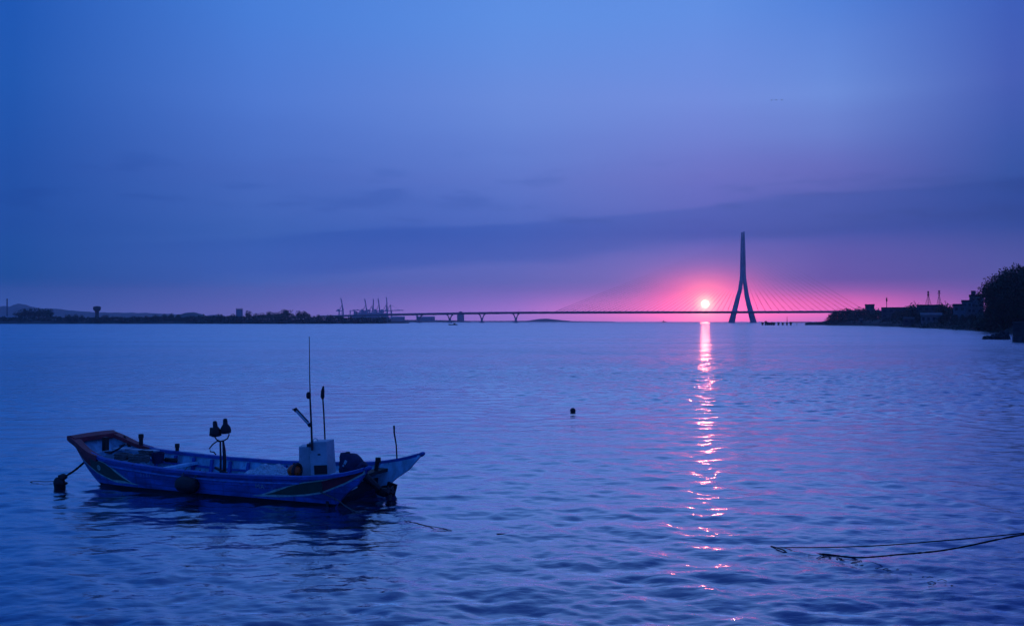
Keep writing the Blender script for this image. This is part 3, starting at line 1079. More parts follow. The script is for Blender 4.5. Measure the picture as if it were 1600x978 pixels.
def build_bridge():
    base = at(1161, BR)
    root = empty('cable_stayed_bridge', (base.x, base.y, 0), 0, 'long cable stayed bridge with one tall inverted Y pylon in front of the sunset', 'bridge')

    def loc(px, d, z):
        p = at(px, d, z)
        return Vector((p.x - base.x, p.y - base.y, z))
    path = [(1470, 2130, 486.3), (1345, 2180, 487.0), (1161, 2207, 487.8), (1000, 2240, 488.1), (850, 2290, 488.5), (753, 2340, 489.3), (655, 2420, 490.9), (600, 2560, 492.0), (565, 2700, 492.7), (535, 2850, 493.6), (505, 3000, 494.3)]
    P = [loc(a, d, hz(y, d)) for a, d, y in path]

    def spline(t):
        n = len(P) - 1
        u = t * n
        i = min(int(u), n - 1)
        w = u - i
        p0, p1, p2, p3 = P[max(i - 1, 0)], P[i], P[i + 1], P[min(i + 2, n)]
        return 0.5 * ((2 * p1) + (p2 - p0) * w + (2 * p0 - 5 * p1 + 4 * p2 - p3) * w * w + (3 * p1 - p0 - 3 * p2 + p3) * w ** 3)
    pts = [spline(i / 160) for i in range(161)]
    rows = []
    for i, p in enumerate(pts):
        d = (pts[min(i + 1, 160)] - pts[max(i - 1, 0)])
        d.z = 0
        d.normalize()
        s = Vector((-d.y, d.x, 0))
        prof = [(-15, 1.2), (-15.4, 2.4), (-15, 2.4), (-14.8, 1.4), (14.8, 1.4), (15, 2.4), (15.4, 2.4), (15, 1.2), (12, -.4), (6, -2.6), (-6, -2.6), (-12, -.4)]
        rows.append([p + s * a + Vector((0, 0, b)) for a, b in prof])
    MB().loft(rows).build('deck', M['concrete'], root)

    def deck_at(x):
        j = min(range(161), key=lambda i: abs(pts[i].x - x))
        k = j + 1 if (j < 160 and (pts[j + 1].x - x) * (pts[j].x - x) <= 0) else max(j - 1, 0)
        a, b = pts[j], pts[k]
        if abs(a.x - b.x) < 1e-6:
            return a.copy()
        return a.lerp(b, (x - a.x) / (b.x - a.x))
    # pylon
    H = hz(362, BR)

    def ring(c, wx, wy):
        ch = .3
        return [Vector((c.x + sx * wx / 2 * (1 - (ch if q else 0)), c.y + sy * wy / 2 * (1 - (0 if q else ch)), c.z)) for sx, sy, q in
                ((1, 1, 0), (1, 1, 1), (-1, 1, 1), (-1, 1, 0), (-1, -1, 0), (-1, -1, 1), (1, -1, 1), (1, -1, 0))]
    z_join = hz(441, BR)
    for sx in (-1, 1):
        prof = [(-3, 25.0, 13.5), (8, 22.6, 12.6), (22, 18.9, 11.5), (40, 14.2, 10.2), (58, 9.8, 9.3), (74, 6.4, 8.0), (z_join, 4.3, 7.4), (z_join + 8, 3.5, 6.6), (z_join + 14, 3.2, 6.2), (H * .75, 2.8, 4.9), (H * .92, 2.35, 3.6), (H - .8 + sx * .8, 2.05, 2.4)]
        rings = [ring(Vector((sx * o + (-1.2 if z < 60 else 0), 0, z)), w, 9 if z < 90 else 7) for z, o, w in prof]
        MB().loft(rings).build('pylon_leg', M['concrete'], root)
    # curtain between the two blades of the mast
    rings = [ring(Vector((0, 0, z)), w, 4.5) for z, w in ((z_join + 5, 1.5), (H * .75, 1.6), (H * .93, 1.2))]
    MB().loft(rings).build('pylon_web', M['concrete'], root)
    # approach piers
    for px, d in ((806, 2312), (753, 2340), (703, 2378), (655, 2420)):
        q = loc(px, d, 0)
        q = Vector((q.x, deck_at(q.x).y, 0))
        zt = deck_at(q.x).z - 2.6
        pb = MB()
        pb.loft([ring(Vector((q.x, q.y, z)), w, 8) for z, w in ((-3, 5.6), (6, 5.0), (zt * .55, 5.6))])
        for sx in (-1, 1):
            pb.loft([ring(Vector((q.x + sx * o, q.y, z)), w, 8) for z, o, w in ((zt * .5, 1.4, 3.0), (zt * .8, 3.6, 2.8), (zt - .05, 6.4, 4.2))])
        pb.build('pier', M['concrete'], root)
        MB().box((q.x, q.y, 0.2), (12, 14, 3.0)).build('pile_cap', M['concrete'], root)
    # stay cables
    nL, nR = 33, 16
    for side, n, x0, x1 in ((-1, nL, 34, 415), (1, nR, 34, 262)):
        for i in range(n):
            t = i / (n - 1)
            x = side * (x0 + (x1 - x0) * t)
            dk = deck_at(x)
            zt = H * (.54 + .40 * t)
            a_, b_ = Vector((side * 1.6, 0, zt)), Vector((x, dk.y, dk.z + 1.2))
            k_ = 1.4 if side < 0 else 1.4
            L_ = (a_ - b_).length
            MB().tube([a_, a_.lerp(b_, .5), b_ + (a_ - b_) * min(.45, 50 / L_), b_], [CABLE_R * .13 * k_, CABLE_R * .22 * k_, CABLE_R * .75 * k_, CABLE_R * 1.4 * k_], 5).build('cable', M['steel'], root)
    # lamp masts along the deck
    for i in range(26):
        x = -560 + i * 32.0
        if abs(x) < 30:
            continue
        dk = deck_at(x)
        lb = MB()
        lb.tube([(x, dk.y, dk.z + 1.5), (x, dk.y, dk.z + 6.5)], .22, 5)
        lb.box((x + .9, dk.y, dk.z + 6.6), (2.2, .5, .25))
        lb.build('lamp_mast', M['steel'], root)


CABLE_R = 0.28
build_bridge()

# ------------------------------------------------------------------ small far things on the water


def far_skiff():
    d = 890
    p = at(708, d)
    root = empty('fishing_skiff', (p.x, p.y, 0), 0.1, 'small dark fishing skiff lying below the bridge pier', 'boat')
    rings = []
    for s, w, zb, zt in ((-4.2, .3, .5, 1.1), (-3.4, .9, -.1, .9), (-1, 1.2, -.3, .75), (2, 1.2, -.3, .75), (3.8, .9, -.1, .95)):
        rings.append([(s, -w, zt), (s, -w * .75, zb), (s, w * .75, zb), (s, w, zt)])
    MB().loft(rings).build('hull', M['wood'], root)
    MB().box((1.2, 0, 1.25), (1.6, 1.3, 1.1)).build('cabin', M['wall_grey'], root)
    MB().tube([(.1, 0, .7), (.1, 0, 3.0)], .06, 5).build('mast', M['dark_metal'], root)


far_skiff()


def far_ship():
    d = 3300
    p = at(1037.5, d)
    root = empty('coaster', (p.x, p.y, 0), 0.2, 'tiny hazy boat on the horizon left of the sun', 'boat')
    rings = []
    for s, w, zb, zt in ((-7, .4, 1, 3.0), (-5, 1.8, -.5, 2.3), (4, 2.0, -.5, 2.0), (6.5, 1.6, 0, 2.4)):
        rings.append([(s, -w, zt), (s, -w * .7, zb), (s, w * .7, zb), (s, w, zt)])
    MB().loft(rings).build('hull', M['wood'], root)
    MB().box((-1, 0, 3.8), (4, 2.6, 3.4)).build('cabin', M['wall_grey'], root)


far_ship()

# broken jetty piles
for px, w, top, lab in ((1191.5, 1.9, 503.6, 'lone stub pile at the outer end of the old jetty'),
                        (1196.3, 1.7, 501.4, 'tallest thick pile of the old jetty, with a raised top'),
                        (1199.5, 2.2, 503.6, None), (1202.5, 2.0, 504.0, None), (1205.8, 2.1, 503.6, None), (1209.4, 2.2, 503.9, None),
                        (1216.4, 1.9, 503.9, None), (1223, 1.8, 503.9, None), (1229.5, 1.7, 503.9, None), (1235.5, 1.9, 503.8, None)):
    d = 880 + (px % 3)
    p = at(px, d)
    h = hz(top, d)
    mb = MB()
    r = w / 2
    mb.tube([(0, 0, -2), (0, 0, h * .55), (.1, 0, h * .9), (.15, 0, h)], [r * .85, r * .9, r * 1.1, r * .7], 8)
    mb.box((.1, -.1, h * .78), (w * 1.15, w * .8, h * .2), rz=.3)
    o = mb.build('jetty_pile', M['wood'], loc=(p.x, p.y, 0))
    tag(o, lab or ('dark stub pile in the tight cluster of the old jetty' if px < 1212 else 'dark stub pile of the spaced row of the old jetty'), 'pile', 'piles of the old jetty')
for px, top, lab in ((1245.2, 503.5, 'thin bare post under the jetty walkway, outer one'), (1261, 503.0, 'thin bare post under the jetty walkway beside the shore'), (1229.8, 494.5, 'tall thin pole standing up between the jetty piles')):
    d = 878
    p = at(px, d)
    o = MB().tube([(0, 0, -2), (0, 0, hz(top, d))], [.28, .2], 6).build('jetty_post', M['wood'], loc=(p.x, p.y, 0))
    tag(o, lab, 'post', 'posts of the old jetty')
p0, p1 = at(1233, 879), at(1268, 879)
mb = MB().box(((p0.x + p1.x) / 2, 879, hz(503.6, 879)), (p1.x - p0.x, 2.4, .45))
mb.box(((p0.x + p1.x) / 2, 878, hz(503.6, 879) + .7), (p1.x - p0.x, .1, .1))
for i in range(9):
    mb.box((p0.x + (i + .5) / 9 * (p1.x - p0.x), 878, hz(503.6, 879) + .4), (.12, .12, .6))
tag(mb.build('jetty_walkway', M['wood']), 'thin dark jetty walkway running out from the headland', 'jetty')

# ------------------------------------------------------------------ headland: houses, towers, trees
house('boxy_house', 1359, 830, 7.4, 7, hz(477, 830) - 6, 6, 'square flat roofed house on the tree covered left end of the headland', 'house', 'flat', 'wall_grey', 'roof_dark', 2, 3)
house('long_house', 1408, 700, 26, 10, hz(482, 700) - 5, 5, 'long low flat roofed house in the middle of the headland', 'house', 'flat', 'wall_grey', 'roof_dark', 6, 2)
house('pale_hut', 1346, 782, 2.6, 3, 4.2, 1.0, 'tiny pale hut at the water edge of the headland', 'hut', 'gable', 'roof_pale', 'roof_pale', 1, roof_h=.6)
house('town_house', 1453, 560, 13.6, 9, hz(478.5, 560) - 5, 5, 'flat roofed house below the lattice masts', 'house', 'flat', 'wall_grey', 'roof_dark', 4, 2)
house('pale_roofed_house', 1455, 505, 9.8, 6, 4.4, 2.2, 'low house with a pale roof below the lattice masts', 'house', 'gable', 'wall_pale', 'roof_pale', 4, roof_h=1.2)
house('stepped_house', 1499, 430, 5.0, 6, hz(478, 430) - 4, 4, 'lowest of the stepped houses left of the big dark trees', 'house', 'flat', 'wall_pale', 'roof_dark', 2, 2)
house('stepped_house', 1511, 436, 4.2, 6, hz(472, 436) - 4, 4, 'middle one of the stepped houses left of the big dark trees', 'house', 'flat', 'wall_pale', 'roof_dark', 2, 3)
house('stepped_house', 1526, 440, 5.8, 6, hz(463.5, 440) - 4, 4, 'tallest stepped house, with a stair tower on its roof', 'house', 'flat', 'wall_pale', 'roof_dark', 2, 4,
      extra=lambda r, w, dp, h: MB().box((-w * .22, dp / 2, h + 1.5), (1.9, 2.4, 2.4)).build('stair_tower', M['wall_grey'], r))
house('shore_shed', 1425, 560, 9, 5, 2.8, 2, 'low dark shed at the foot of the headland slope', 'shed', 'gable', 'wall_grey', 'roof_dark', 3, roof_h=1.0)


def lattice_mast(px, d, top, w, label, arms):
    p = at(px, d)
    root = empty('lattice_mast', (p.x, p.y, 12.0), .4, label, 'mast', 'lattice masts on the headland')
    H = hz(top, d) - 12.0
    fb = MB()
    c = [(sx, sy) for sx in (-1, 1) for sy in (-1, 1)]

    def rad(z):
        return w / 2 * (1 - .8 * min(1, z / (H * .62))) if z < H * .62 else w * .1
    for sx, sy in c:
        fb.tube([(sx * rad(z), sy * rad(z), z) for z in (0, H * .3, H * .62, H)], 0.09, 5)
    n = 9
    for i in range(n):
        z0, z1 = H * i / n, H * (i + 1) / n
        for a, b in ((0, 1), (1, 3), (3, 2), (2, 0)):
            fb.tube([(c[a][0] * rad(z0), c[a][1] * rad(z0), z0), (c[b][0] * rad(z1), c[b][1] * rad(z1), z1)], .05, 4)
            fb.tube([(c[b][0] * rad(z0), c[b][1] * rad(z0), z0), (c[a][0] * rad(z1), c[a][1] * rad(z1), z1)], .05, 4)
    fb.build('lattice_frame', M['dark_metal'], root)
    for z, ww, kind in arms:
        if kind == 'drum':
            MB().tube([(0, 0, H * z - .5), (0, 0, H * z + .5)], ww / 2, 10).build('antenna_drum', M['dark_metal'], root)
        else:
            MB().box((0, 0, H * z), (ww, .25, .3)).build('cross_arm', M['dark_metal'], root)
    return root


lattice_mast(1450.5, 565, 455, 2.5, 'wide lattice mast with drum antennas standing on a roof', ((.94, .95, 'drum'), (.74, 1.1, 'drum')))
lattice_mast(1467.5, 565, 453.5, 2.0, 'slender lattice mast with cross arms standing on a roof', ((.96, 1.5, 'arm'), (.80, 2.2, 'arm'), (.9, .6, 'drum')))
d = 740
p = at(1385.5, d)
root = empty('utility_pole', (p.x, p.y, 4), 0, 'single thin pole with a thick head rising over the headland roofs', 'pole')
H = hz(464.5, d) - 4
MB().tube([(0, 0, 0), (0, 0, H)], [.3, .2], 6).build('pole', M['dark_metal'], root)
MB().tube([(0, 0, H - 3.2), (0, 0, H - .6)], .55, 8).build('antenna_head', M['dark_metal'], root)

mid_protos = [make_tree('broadleaf_tree', 8, 9, 1300, 0.34, 31, 11, .1), make_tree('broadleaf_tree', 8, 7, 1100, 0.32, 32, 9, .15), make_tree('broadleaf_tree', 8, 11, 1500, 0.36, 33, 12, .08)]
mid_used = [False] * 3
for i, (px, d, top, lab) in enumerate((
        (1297, 868, 491.5, 'L'), (1304, 862, 487.5, 'L'), (1311, 858, 485, 'L'), (1319, 850, 483.5, 'L'), (1327, 842, 482.6, 'L'), (1335, 835, 484.3, 'L'), (1343, 825, 483, 'L'), (1350, 815, 481.5, 'L'),
        (1366, 800, 484, 'M'), (1376, 770, 485, 'M'), (1388, 740, 484, 'M'), (1401, 690, 486, 'M'), (1416, 650, 484, 'M'), (1424, 630, 481, 'M'),
        (1431, 600, 475.2, 'dark tree poking above the roofs left of the lattice masts'), (1438, 540, 487, 'M'), (1474, 540, 476.5, 'taller dark tree right of the slender lattice mast, left of a pair'), (1481, 535, 475, 'tallest dark tree right of the slender lattice mast'), (1487, 520, 480, 'low dark tree in the gap before the stepped houses'),
        (1480, 450, 490, 'R'), (1492, 420, 492, 'R'), (1505, 405, 493, 'R'), (1518, 390, 491, 'R'), (1470, 470, 494, 'R'))):
    p = at(px, d)
    z0 = 2.5
    sc = (hz(top, d) - z0) / 8.0
    labs = {'L': ('dark tree of the rounded wood at the left end of the headland', 'trees at the left end of the headland'),
            'M': ('dark tree among the roofs in the middle of the headland', 'trees in the middle of the headland'),
            'R': ('low dark tree on the bank below the stepped houses', 'trees below the stepped houses')}
    a, b = labs.get(lab, (lab, None))
    place_tree(mid_protos, mid_used, i % 3, p.x, p.y, z0, sc, i * 1.7, a, b)
lob = []
for px, d, h, r in ((1288, 874, 3.2, 5), (1296, 866, 5, 6), (1306, 858, 6.5, 7), (1318, 845, 7.5, 8), (1330, 830, 8, 8), (1345, 800, 7, 8), (1360, 770, 7, 8), (1375, 735, 6.5, 8), (1390, 690, 6, 8), (1405, 640, 5.5, 8), (1420, 590, 5, 7), (1436, 540, 4.2, 6), (1452, 490, 3.2, 6), (1468, 465, 3.6, 6), (1484, 440, 4, 6), (1500, 415, 4.5, 6), (1516, 395, 4.5, 6), (1532, 370, 5, 7), (1550, 345, 6, 8), (1570, 320, 6, 8)):
    p = at(px, d + 6)
    lob.append((p.x, p.y, h * .4, r, r, h * .62))
    p = at(px + 5, d + 22)
    lob.append((p.x, p.y, h * .6, r, r, h * .7))
thicket('undergrowth', lob, 16000, .42, 41, 'dark scrub covering the bank of the headland')

# the big dark trees at the right edge
big_protos = [make_tree('big_tree', 14, 13, 17000, 0.24, 51, 18, .06), make_tree('big_tree', 14, 11, 15000, 0.24, 52, 16, .06), make_tree('big_tree', 14, 15, 19000, 0.25, 53, 20, .05)]
big_used = [False] * 3
big = ((1558, 335, 449, 'small dark tree at the left foot of the big trees, next to the stepped houses', None),
       (1564, 325, 438, 'second dark tree from the left in the big clump at the right edge', None),
       (1574, 318, 429.5, 'dark tree under the first hump of the big clump at the right edge', None),
       (1586, 312, 425, 'dark tree in the middle of the big clump at the right edge', None),
       (1602, 300, 415, 'tallest dark tree, cut by the right edge of the picture', None),
       (1582, 306, 455, 'lower dark tree standing in front of the big clump', 'lower trees in front of the big clump'),
       (1599, 300, 446, 'lower dark tree standing in front of the big clump', 'lower trees in front of the big clump'),
       (1566, 314, 474, 'lower dark tree standing in front of the big clump', 'lower trees in front of the big clump'),
       (1620, 290, 425, 'dark tree mostly beyond the right edge of the picture', None))
for i, (px, d, top, lab, grp) in enumerate(big):
    p = at(px, d)
    z0 = 3.0
    sc = (hz(top, d) - z0) / 14.0
    place_tree(big_protos, big_used, i % 3, p.x, p.y, z0, sc, i * 2.1, lab, grp)
lob = []
for px, d, h in ((1540, 352, 4), (1550, 338, 5), (1560, 328, 6), (1570, 318, 7), (1580, 312, 8), (1590, 304, 8), (1604, 298, 9), (1625, 285, 9), (1650, 272, 9)):
    p = at(px, d + 4)
    lob.append((p.x, p.y, h * .35, 4, 6, h * .65))
    p = at(px + 6, d + 14)
    lob.append((p.x, p.y, h * .5, 7, 7, h * .7))
thicket('undergrowth', lob, 22000, .36, 61, 'black scrub under the big trees at the right edge')

# quay wall block and rock near the right edge
p = at(1594, 164)
mb = MB()
mb.box((4.0, 10, .9), (9.6, 20, 4.2))
mb.box((4.0, 10, 3.15), (9.9, 20.3, .3))
mb.box((-.2, -.4, .1), (1.2, 1.0, 1.6), rz=.3)
qw = mb.build('quay_wall', M['stone'], loc=(p.x - .3, p.y, 0), bevel=.06)
qw.rotation_euler = (0, 0, -R(27.5))
tag(qw, 'dark stone quay corner at the right edge of the picture', 'wall')


def rock():
    d = 189
    p = at(1557, d)
    mb = MB()
    for i, (x, r, h) in enumerate(((-2.1, .5, .55), (-1.5, .65, .6), (-.8, .8, .75), (0, .9, .95), (.7, .95, 1.25), (1.35, .85, 1.55), (1.8, .6, 1.5))):
        mb.blob((x, (i % 2) * .3, 0.05), (r, .9, h), i + 3, .45, 3, freq=2.0)
    tag(mb.build('rock', M['rock'], loc=(p.x, p.y, 0)), 'low dark rock rising to the right out of the water near the big trees', 'rock')


rock()

# ------------------------------------------------------------------ the fishing boat
BO = Vector((-9.1, 21.53, 0.0))
BA = math.atan2(-0.382, 0.925)
L_S = [0.0, 0.18, 0.36, 0.55, 0.75, 1.1, 1.5, 1.9, 2.9, 4.2, 5.1, 6.1, 6.6, 7.0, 7.25, 7.5]
L_ZG = [0.95, 0.90, 0.82, 0.73, 0.66, 0.585, 0.555, 0.53, 0.485, 0.47, 0.49, 0.53, 0.575, 0.65, 0.71, 0.79]
L_WT = [0.57, 0.62, 0.67, 0.71, 0.745, 0.80, 0.85, 0.885, 0.945, 0.97, 0.99, 1.01, 1.025, 1.035, 1.04, 1.04]
L_ZB = [0.88, 0.66, 0.44, 0.26, 0.10, -0.10, -0.18, -0.20, -0.22, -0.22, -0.21, -0.18, -0.14, 0.30, 0.47, 0.76]
L_WB = [0.50, 0.52, 0.54, 0.56, 0.58, 0.62, 0.67, 0.71, 0.76, 0.78, 0.78, 0.78, 0.79, 0.90, 0.97, 1.035]


def cub(x, xs, ys):
    return float(np.interp(x, xs, ys))


def smooth_tab(ys):
    xs = np.linspace(0, 7.5, 151)
    v = np.interp(xs, L_S, ys)
    p = np.pad(v, 3, mode='reflect', reflect_type='odd')
    return xs, np.convolve(p, np.array([1, 2, 3, 4, 3, 2, 1]) / 16.0, 'valid')


XS, ZG_ = smooth_tab(L_ZG)
_, WT_ = smooth_tab(L_WT)
_, ZB_ = smooth_tab(L_ZB)
_, WB_ = smooth_tab(L_WB)
zg = lambda s: cub(s, XS, ZG_)
wt = lambda s: cub(s, XS, WT_)
zb = lambda s: cub(s, XS, ZB_) if s <= 6.6 else cub(s, L_S, L_ZB)
wb = lambda s: cub(s, XS, WB_) if s <= 6.6 else cub(s, L_S, L_WB)


def side(s, z):
    """half breadth of the hull's outside at station s and height z"""
    a, b = zb(min(s, 6.6)), zg(s)
    ww = wb(min(s, 6.6))
    q = min(1, max(0, (z - a) / max(b - a, 1e-3)))
    return ww + (wt(s) - ww) * q ** 0.75


def build_boat():
    B = empty('sampan', BO, BA, 'blue wooden sampan fishing boat with raised bow and two pointed stern wings', 'boat')
    # hull shell: outside, bottom, inside
    rings = []
    for s in np.concatenate([np.linspace(0, 2, 26), np.linspace(2.1, 6.6, 30)]):
        G, a = zg(s), zb(s)
        th = .05
        wl = max(a + .004, .075)        # edge of the dark bottom paint
        zs_ = [G + (wl - G) * i / 5 for i in range(6)] + [(wl + a) / 2, a]
        out_n = [(s, -side(s, z), z) for z in zs_]
        keel = [(s, -wb(s) * .45, a - .05 * min(1, s)), (s, wb(s) * .45, a - .05 * min(1, s))]
        out_f = [(q[0], -q[1], q[2]) for q in reversed(out_n)]
        fl = max(a + .045, min(.10, G - .02))
        fl = min(fl, G - .015)
        inn = []
        for i in range(5):
            z = G - (G - fl) * i / 4
            inn.append((s, max(.2, side(s, max(a, z)) - th), z))
        inn_n = [(q[0], -q[1], q[2]) for q in reversed(inn)]
        rings.append(out_n + keel + out_f + inn + inn_n)
    mb = MB()
    nn = len(rings[0])
    mb.loft(rings)
    # outside faces blue, faces below z=0.03 dark, inside faces pale
    n_out = 8 + 2 + 8
    o_idx = 0
    for fi, f in enumerate(mb.f):
        if len(f) != 4:
            continue
        k = f[0] % nn
        zc = sum(mb.v[i][2] for i in f) / 4
        mb.mi[fi] = 2 if (k >= n_out and k < nn - 1) else (1 if 5 <= k < 12 else 0)
    hull = mb.build('hull', [M['hull_blue'], M['hull_bottom'], M['inner_blue']], B)
    # ribs inside
    for s in np.arange(1.2, 6.2, .46):
        for sg in (-1, 1):
            rb = MB()
            pts = [(s, sg * (side(s, z) - .075), z) for z in np.linspace(.1, zg(s) - .05, 5)]
            rb.loft([[(p[0] - .03, p[1], p[2]), (p[0] + .03, p[1], p[2]), (p[0] + .03, p[1] - sg * .05, p[2]), (p[0] - .03, p[1] - sg * .05, p[2])] for p in pts])
            rb.build('rib', M['rail_blue'], B)
    # inner stringer and rail caps
    for sg in (-1, 1):
        cap = []
        for s in np.linspace(.75, 7.42, 60):
            o, i_ = side(s, zg(s)) + .035, side(s, zg(s)) - .085
            if s > 6.6:
                i_ = o - .10
            z = zg(s)
            cap.append([(s, sg * o, z - .03), (s, sg * i_, z - .03), (s, sg * i_, z + .03), (s, sg * (o + i_) / 2, z + .04), (s, sg * o, z + .025)])
        MB().loft(cap).build('rail_cap', M['rail_blue'], B)
        st_ = []
        for s in np.linspace(1.0, 6.5, 36):
            z = zg(s) - .22
            w = side(s, z) - .055
            st_.append([(s, sg * w, z - .02), (s, sg * (w - .03), z - .02), (s, sg * (w - .03), z + .02), (s, sg * w, z + .02)])
        MB().loft(st_).build('stringer', M['rail_blue'], B)
        # raised pale rubbing strake outside
        rs = []
        for s in np.linspace(1.3, 6.02, 50):
            z = zg(s) - .105
            w = side(s, z)
            rs.append([(s, sg * (w - .01), z - .02), (s, sg * (w + .022), z - .012), (s, sg * (w + .022), z + .012), (s, sg * (w - .01), z + .02)])
        MB().loft(rs).build('rub_rail', M['line_blue'], B)
    # red bow caps and bow board
    for sg in (-1, 1):
        cap = []
        for s in np.linspace(0.0, .98, 16):
            k = .17 - .08 * s
            o, i_ = side(s, zg(s)) + .045, side(s, zg(s)) - k
            z = zg(s)
            cap.append([(s, sg * o, z - .075), (s, sg * i_, z - .045), (s, sg * i_, z + .034), (s, sg * o, z + .036)])
        MB().loft(cap).build('bow_rail', M['red'], B)
    bb = MB()
    bb.loft([[(-.05, t, .90 + .02 * (1 - (t / .6) ** 2)), (.17, t, .84 + .02 * (1 - (t / .6) ** 2)), (.17, t, .95), (.05, t, 1.0 + .015 * (1 - (t / .6) ** 2)), (-.05, t, .99)] for t in np.linspace(-.6, .6, 9)])
    bb.build('bow_board', M['red'], B)
    MB().box((.42, .0, .74), (.10, .10, .36)).build('bow_post', M['wood'], B)
    MB().box((.55, 0, .60), (.09, 1.22, .09)).build('bow_beam', M['inner_blue'], B)
    # painted leaf shaped panels on bow and stern, outside
    def panel(top, bot, name, mat, s0, s1, off, sg, n=24, point=None):
        mb_ = MB()
        rows = []
        for s in np.linspace(s0, s1, n):
            zt_, zb_ = top(s), bot(s)
            if point is not None:
                k = min(1.0, abs(s - point) / .55) ** .8
                zm = zb_ + (zt_ - zb_) * .4
                zt_, zb_ = zm + (zt_ - zm) * k + .001, zm + (zb_ - zm) * k
            if zb_ > zt_:
                zb_ = zt_
            r = []
            for q in np.linspace(0, 1, 6):
                z = zb_ + (zt_ - zb_) * q
                r.append((s, sg * (side(s, z) + off), z))
            rows.append(r)
        inner = [[(p_[0], p_[1] - sg * .012, p_[2]) for p_ in r] for r in rows]
        mb_.loft([r + list(reversed(i_)) for r, i_ in zip(rows, inner)])
        mb_.build(name, mat, B)
    S_top = lambda s: float(np.interp(s, [5.05, 6.1, 6.3, 6.6, 7.44], [.14, zg(6.1) - .10, zg(6.3) - .085, zg(6.6) - .06, zg(7.44) - .035]))
    S_bot = lambda s: float(np.interp(s, [5.05, 5.6, 6.1, 6.5, 7.0, 7.44], [.125, .17, .225, .30, .50, zg(7.44) - .05]))
    W_top = lambda s: float(np.interp(s, [.06, .5, .98, 1.15, 1.98], [zg(.06) - .07, zg(.5) - .08, zg(.98) - .075, zg(1.15) - .075, .15]))
    W_bot = lambda s: float(np.interp(s, [.06, .3, .55, .9, 1.4, 1.98], [zg(.06) - .085, .62, .46, .30, .17, .135]))
    for sg in (-1, 1):
        sh = .035
        panel(lambda s: S_top(s) + .02, lambda s: S_bot(s) - sh, 'stern_outline', M['outline'], 4.90, 7.44, .004, sg, point=4.90)
        panel(S_top, S_bot, 'stern_panel', M['green'], 5.22, 6.52, .010, sg, point=5.20)
        panel(S_top, S_bot, 'stern_panel', M['red'], 6.525, 7.40, .010, sg)
        panel(lambda s: W_top(s) + .02, lambda s: W_bot(s) - sh, 'bow_outline', M['outline'], .08, 2.10, .004, sg, point=2.10)
        panel(W_top, W_bot, 'bow_panel', M['red'], .10, .70, .010, sg)
        panel(W_top, W_bot, 'bow_panel', M['green'], .705, 1.86, .010, sg, point=1.88)
        # painted eye
        s_e, z_e = .98, .40
        eye = MB()
        for r0, r1, off in ((.030, .058, .017), (0.0, .018, .017)):
            ring1, ring0 = [], []
            for a in np.linspace(0, 2 * math.pi, 17)[:-1]:
                ring1.append((s_e + r1 * math.cos(a), sg * (side(s_e + r1 * math.cos(a), z_e + r1 * math.sin(a)) + off), z_e + r1 * math.sin(a)))
                ring0.append((s_e + r0 * math.cos(a), sg * (side(s_e + r0 * math.cos(a), z_e + r0 * math.sin(a)) + off), z_e + r0 * math.sin(a)))
            eye.loft([ring1, ring0], caps=False)
        eye.build('painted_eye', M['outline'], B)
    # stern wings
    for sg in (-1, 1):
        rows = []
        for s in np.linspace(6.602, 7.5, 22):
            lo, hi = zb(s), zg(s)
            if s < 7.0:
                lo = np.interp(s, [6.6, 6.75, 7.0], [-.14, .06, .30])
            lo = min(lo, hi - .02)
            o, i_ = [], []
            wl = min(hi - .01, max(lo + .004, .075))
            for z in [lo, wl] + [wl + (hi - wl) * q for q in (.25, .5, .75, 1)]:
                w = side(s, z)
                o.append((s, sg * w, z))
                i_.append((s, sg * (w - .06), z))
            rows.append(o + list(reversed(i_)))
        w_ = MB()
        w_.loft(rows)
        for fi, f in enumerate(w_.f):
            if len(f) == 4:
                k = f[0] % 12
                w_.mi[fi] = 1 if 6 <= k < 11 else (2 if k == 0 else 0)
        w_.build('stern_wing', [M['hull_blue'], M['inner_blue'], M['hull_bottom']], B)
        MB().blob((7.5, sg * 1.02, .785), (.085, .05, .045), 2, .1, 2, rot=Matrix.Rotation(-.4, 3, 'Y')).build('wing_tip', M['rail_blue'], B)
    # transom, decks, thwarts
    MB().box((6.57, 0, .06), (.06, 1.80, .46)).build('transom', M['hull_bottom'], B)
    MB().box((6.70, .35, .46), (.22, 1.1, .06)).build('motor_board', M['wood'], B)
    sd = MB()
    for i in range(6):
        sd.box((6.22, -.78 + i * .312, .425), (.64, .305, .04))
    sd.build('stern_deck', M['inner_blue'], B)
    fd = MB()
    for i in range(5):
        fd.box((3.7, -.56 + i * .28, .145), (4.3, .27, .03))
    fd.build('floor_board', M['inner_blue'], B)
    for s in (2.15, 4.6):
        MB().box((s, 0, .36), (.16, 2 * side(s, .36) - .12, .05)).build('thwart', M['inner_blue'], B)
    # wooden posts standing on the rails
    for (s, t, z0, z1, r, dx) in ((.76, .68, .55, .93, .05, .0), (1.61, .85, .45, .74, .045, 0), (6.76, .52, .44, .75, .05, .05)):
        pb = MB()
        pb.tube([(s, t, z0), (s + dx * .6, t, z1 - .09), (s + dx, t, z1 - .085), (s + dx, t, z1)], [r * .85, r * .9, r * 1.15, r * 1.1], 8)
        pb.build('mooring_post', M['wood'], B)
    MB().tube([(.52, .60, .62), (.45, .60, .75), (.36, .60, .88)], [.035, .026, .018], 7).build('cleat_bar', M['wood'], B)
    MB().tube([(6.97, .99, .60), (6.95, .99, .95), (6.905, .99, 1.18), (6.90, .99, 1.33)], [.016, .014, .016, .02], 6).build('wing_rod', M['dark_metal'], B)
    # cabinet
    cb = MB()
    cb.box((5.665, -.12, .70), (.34, .40, .62), rz=.42)
    c1 = cb.build('cabinet', M['white'], B, bevel=.012)
    c2m = MB().box((0, 0, 0), (.35, .42, .64), rz=0)
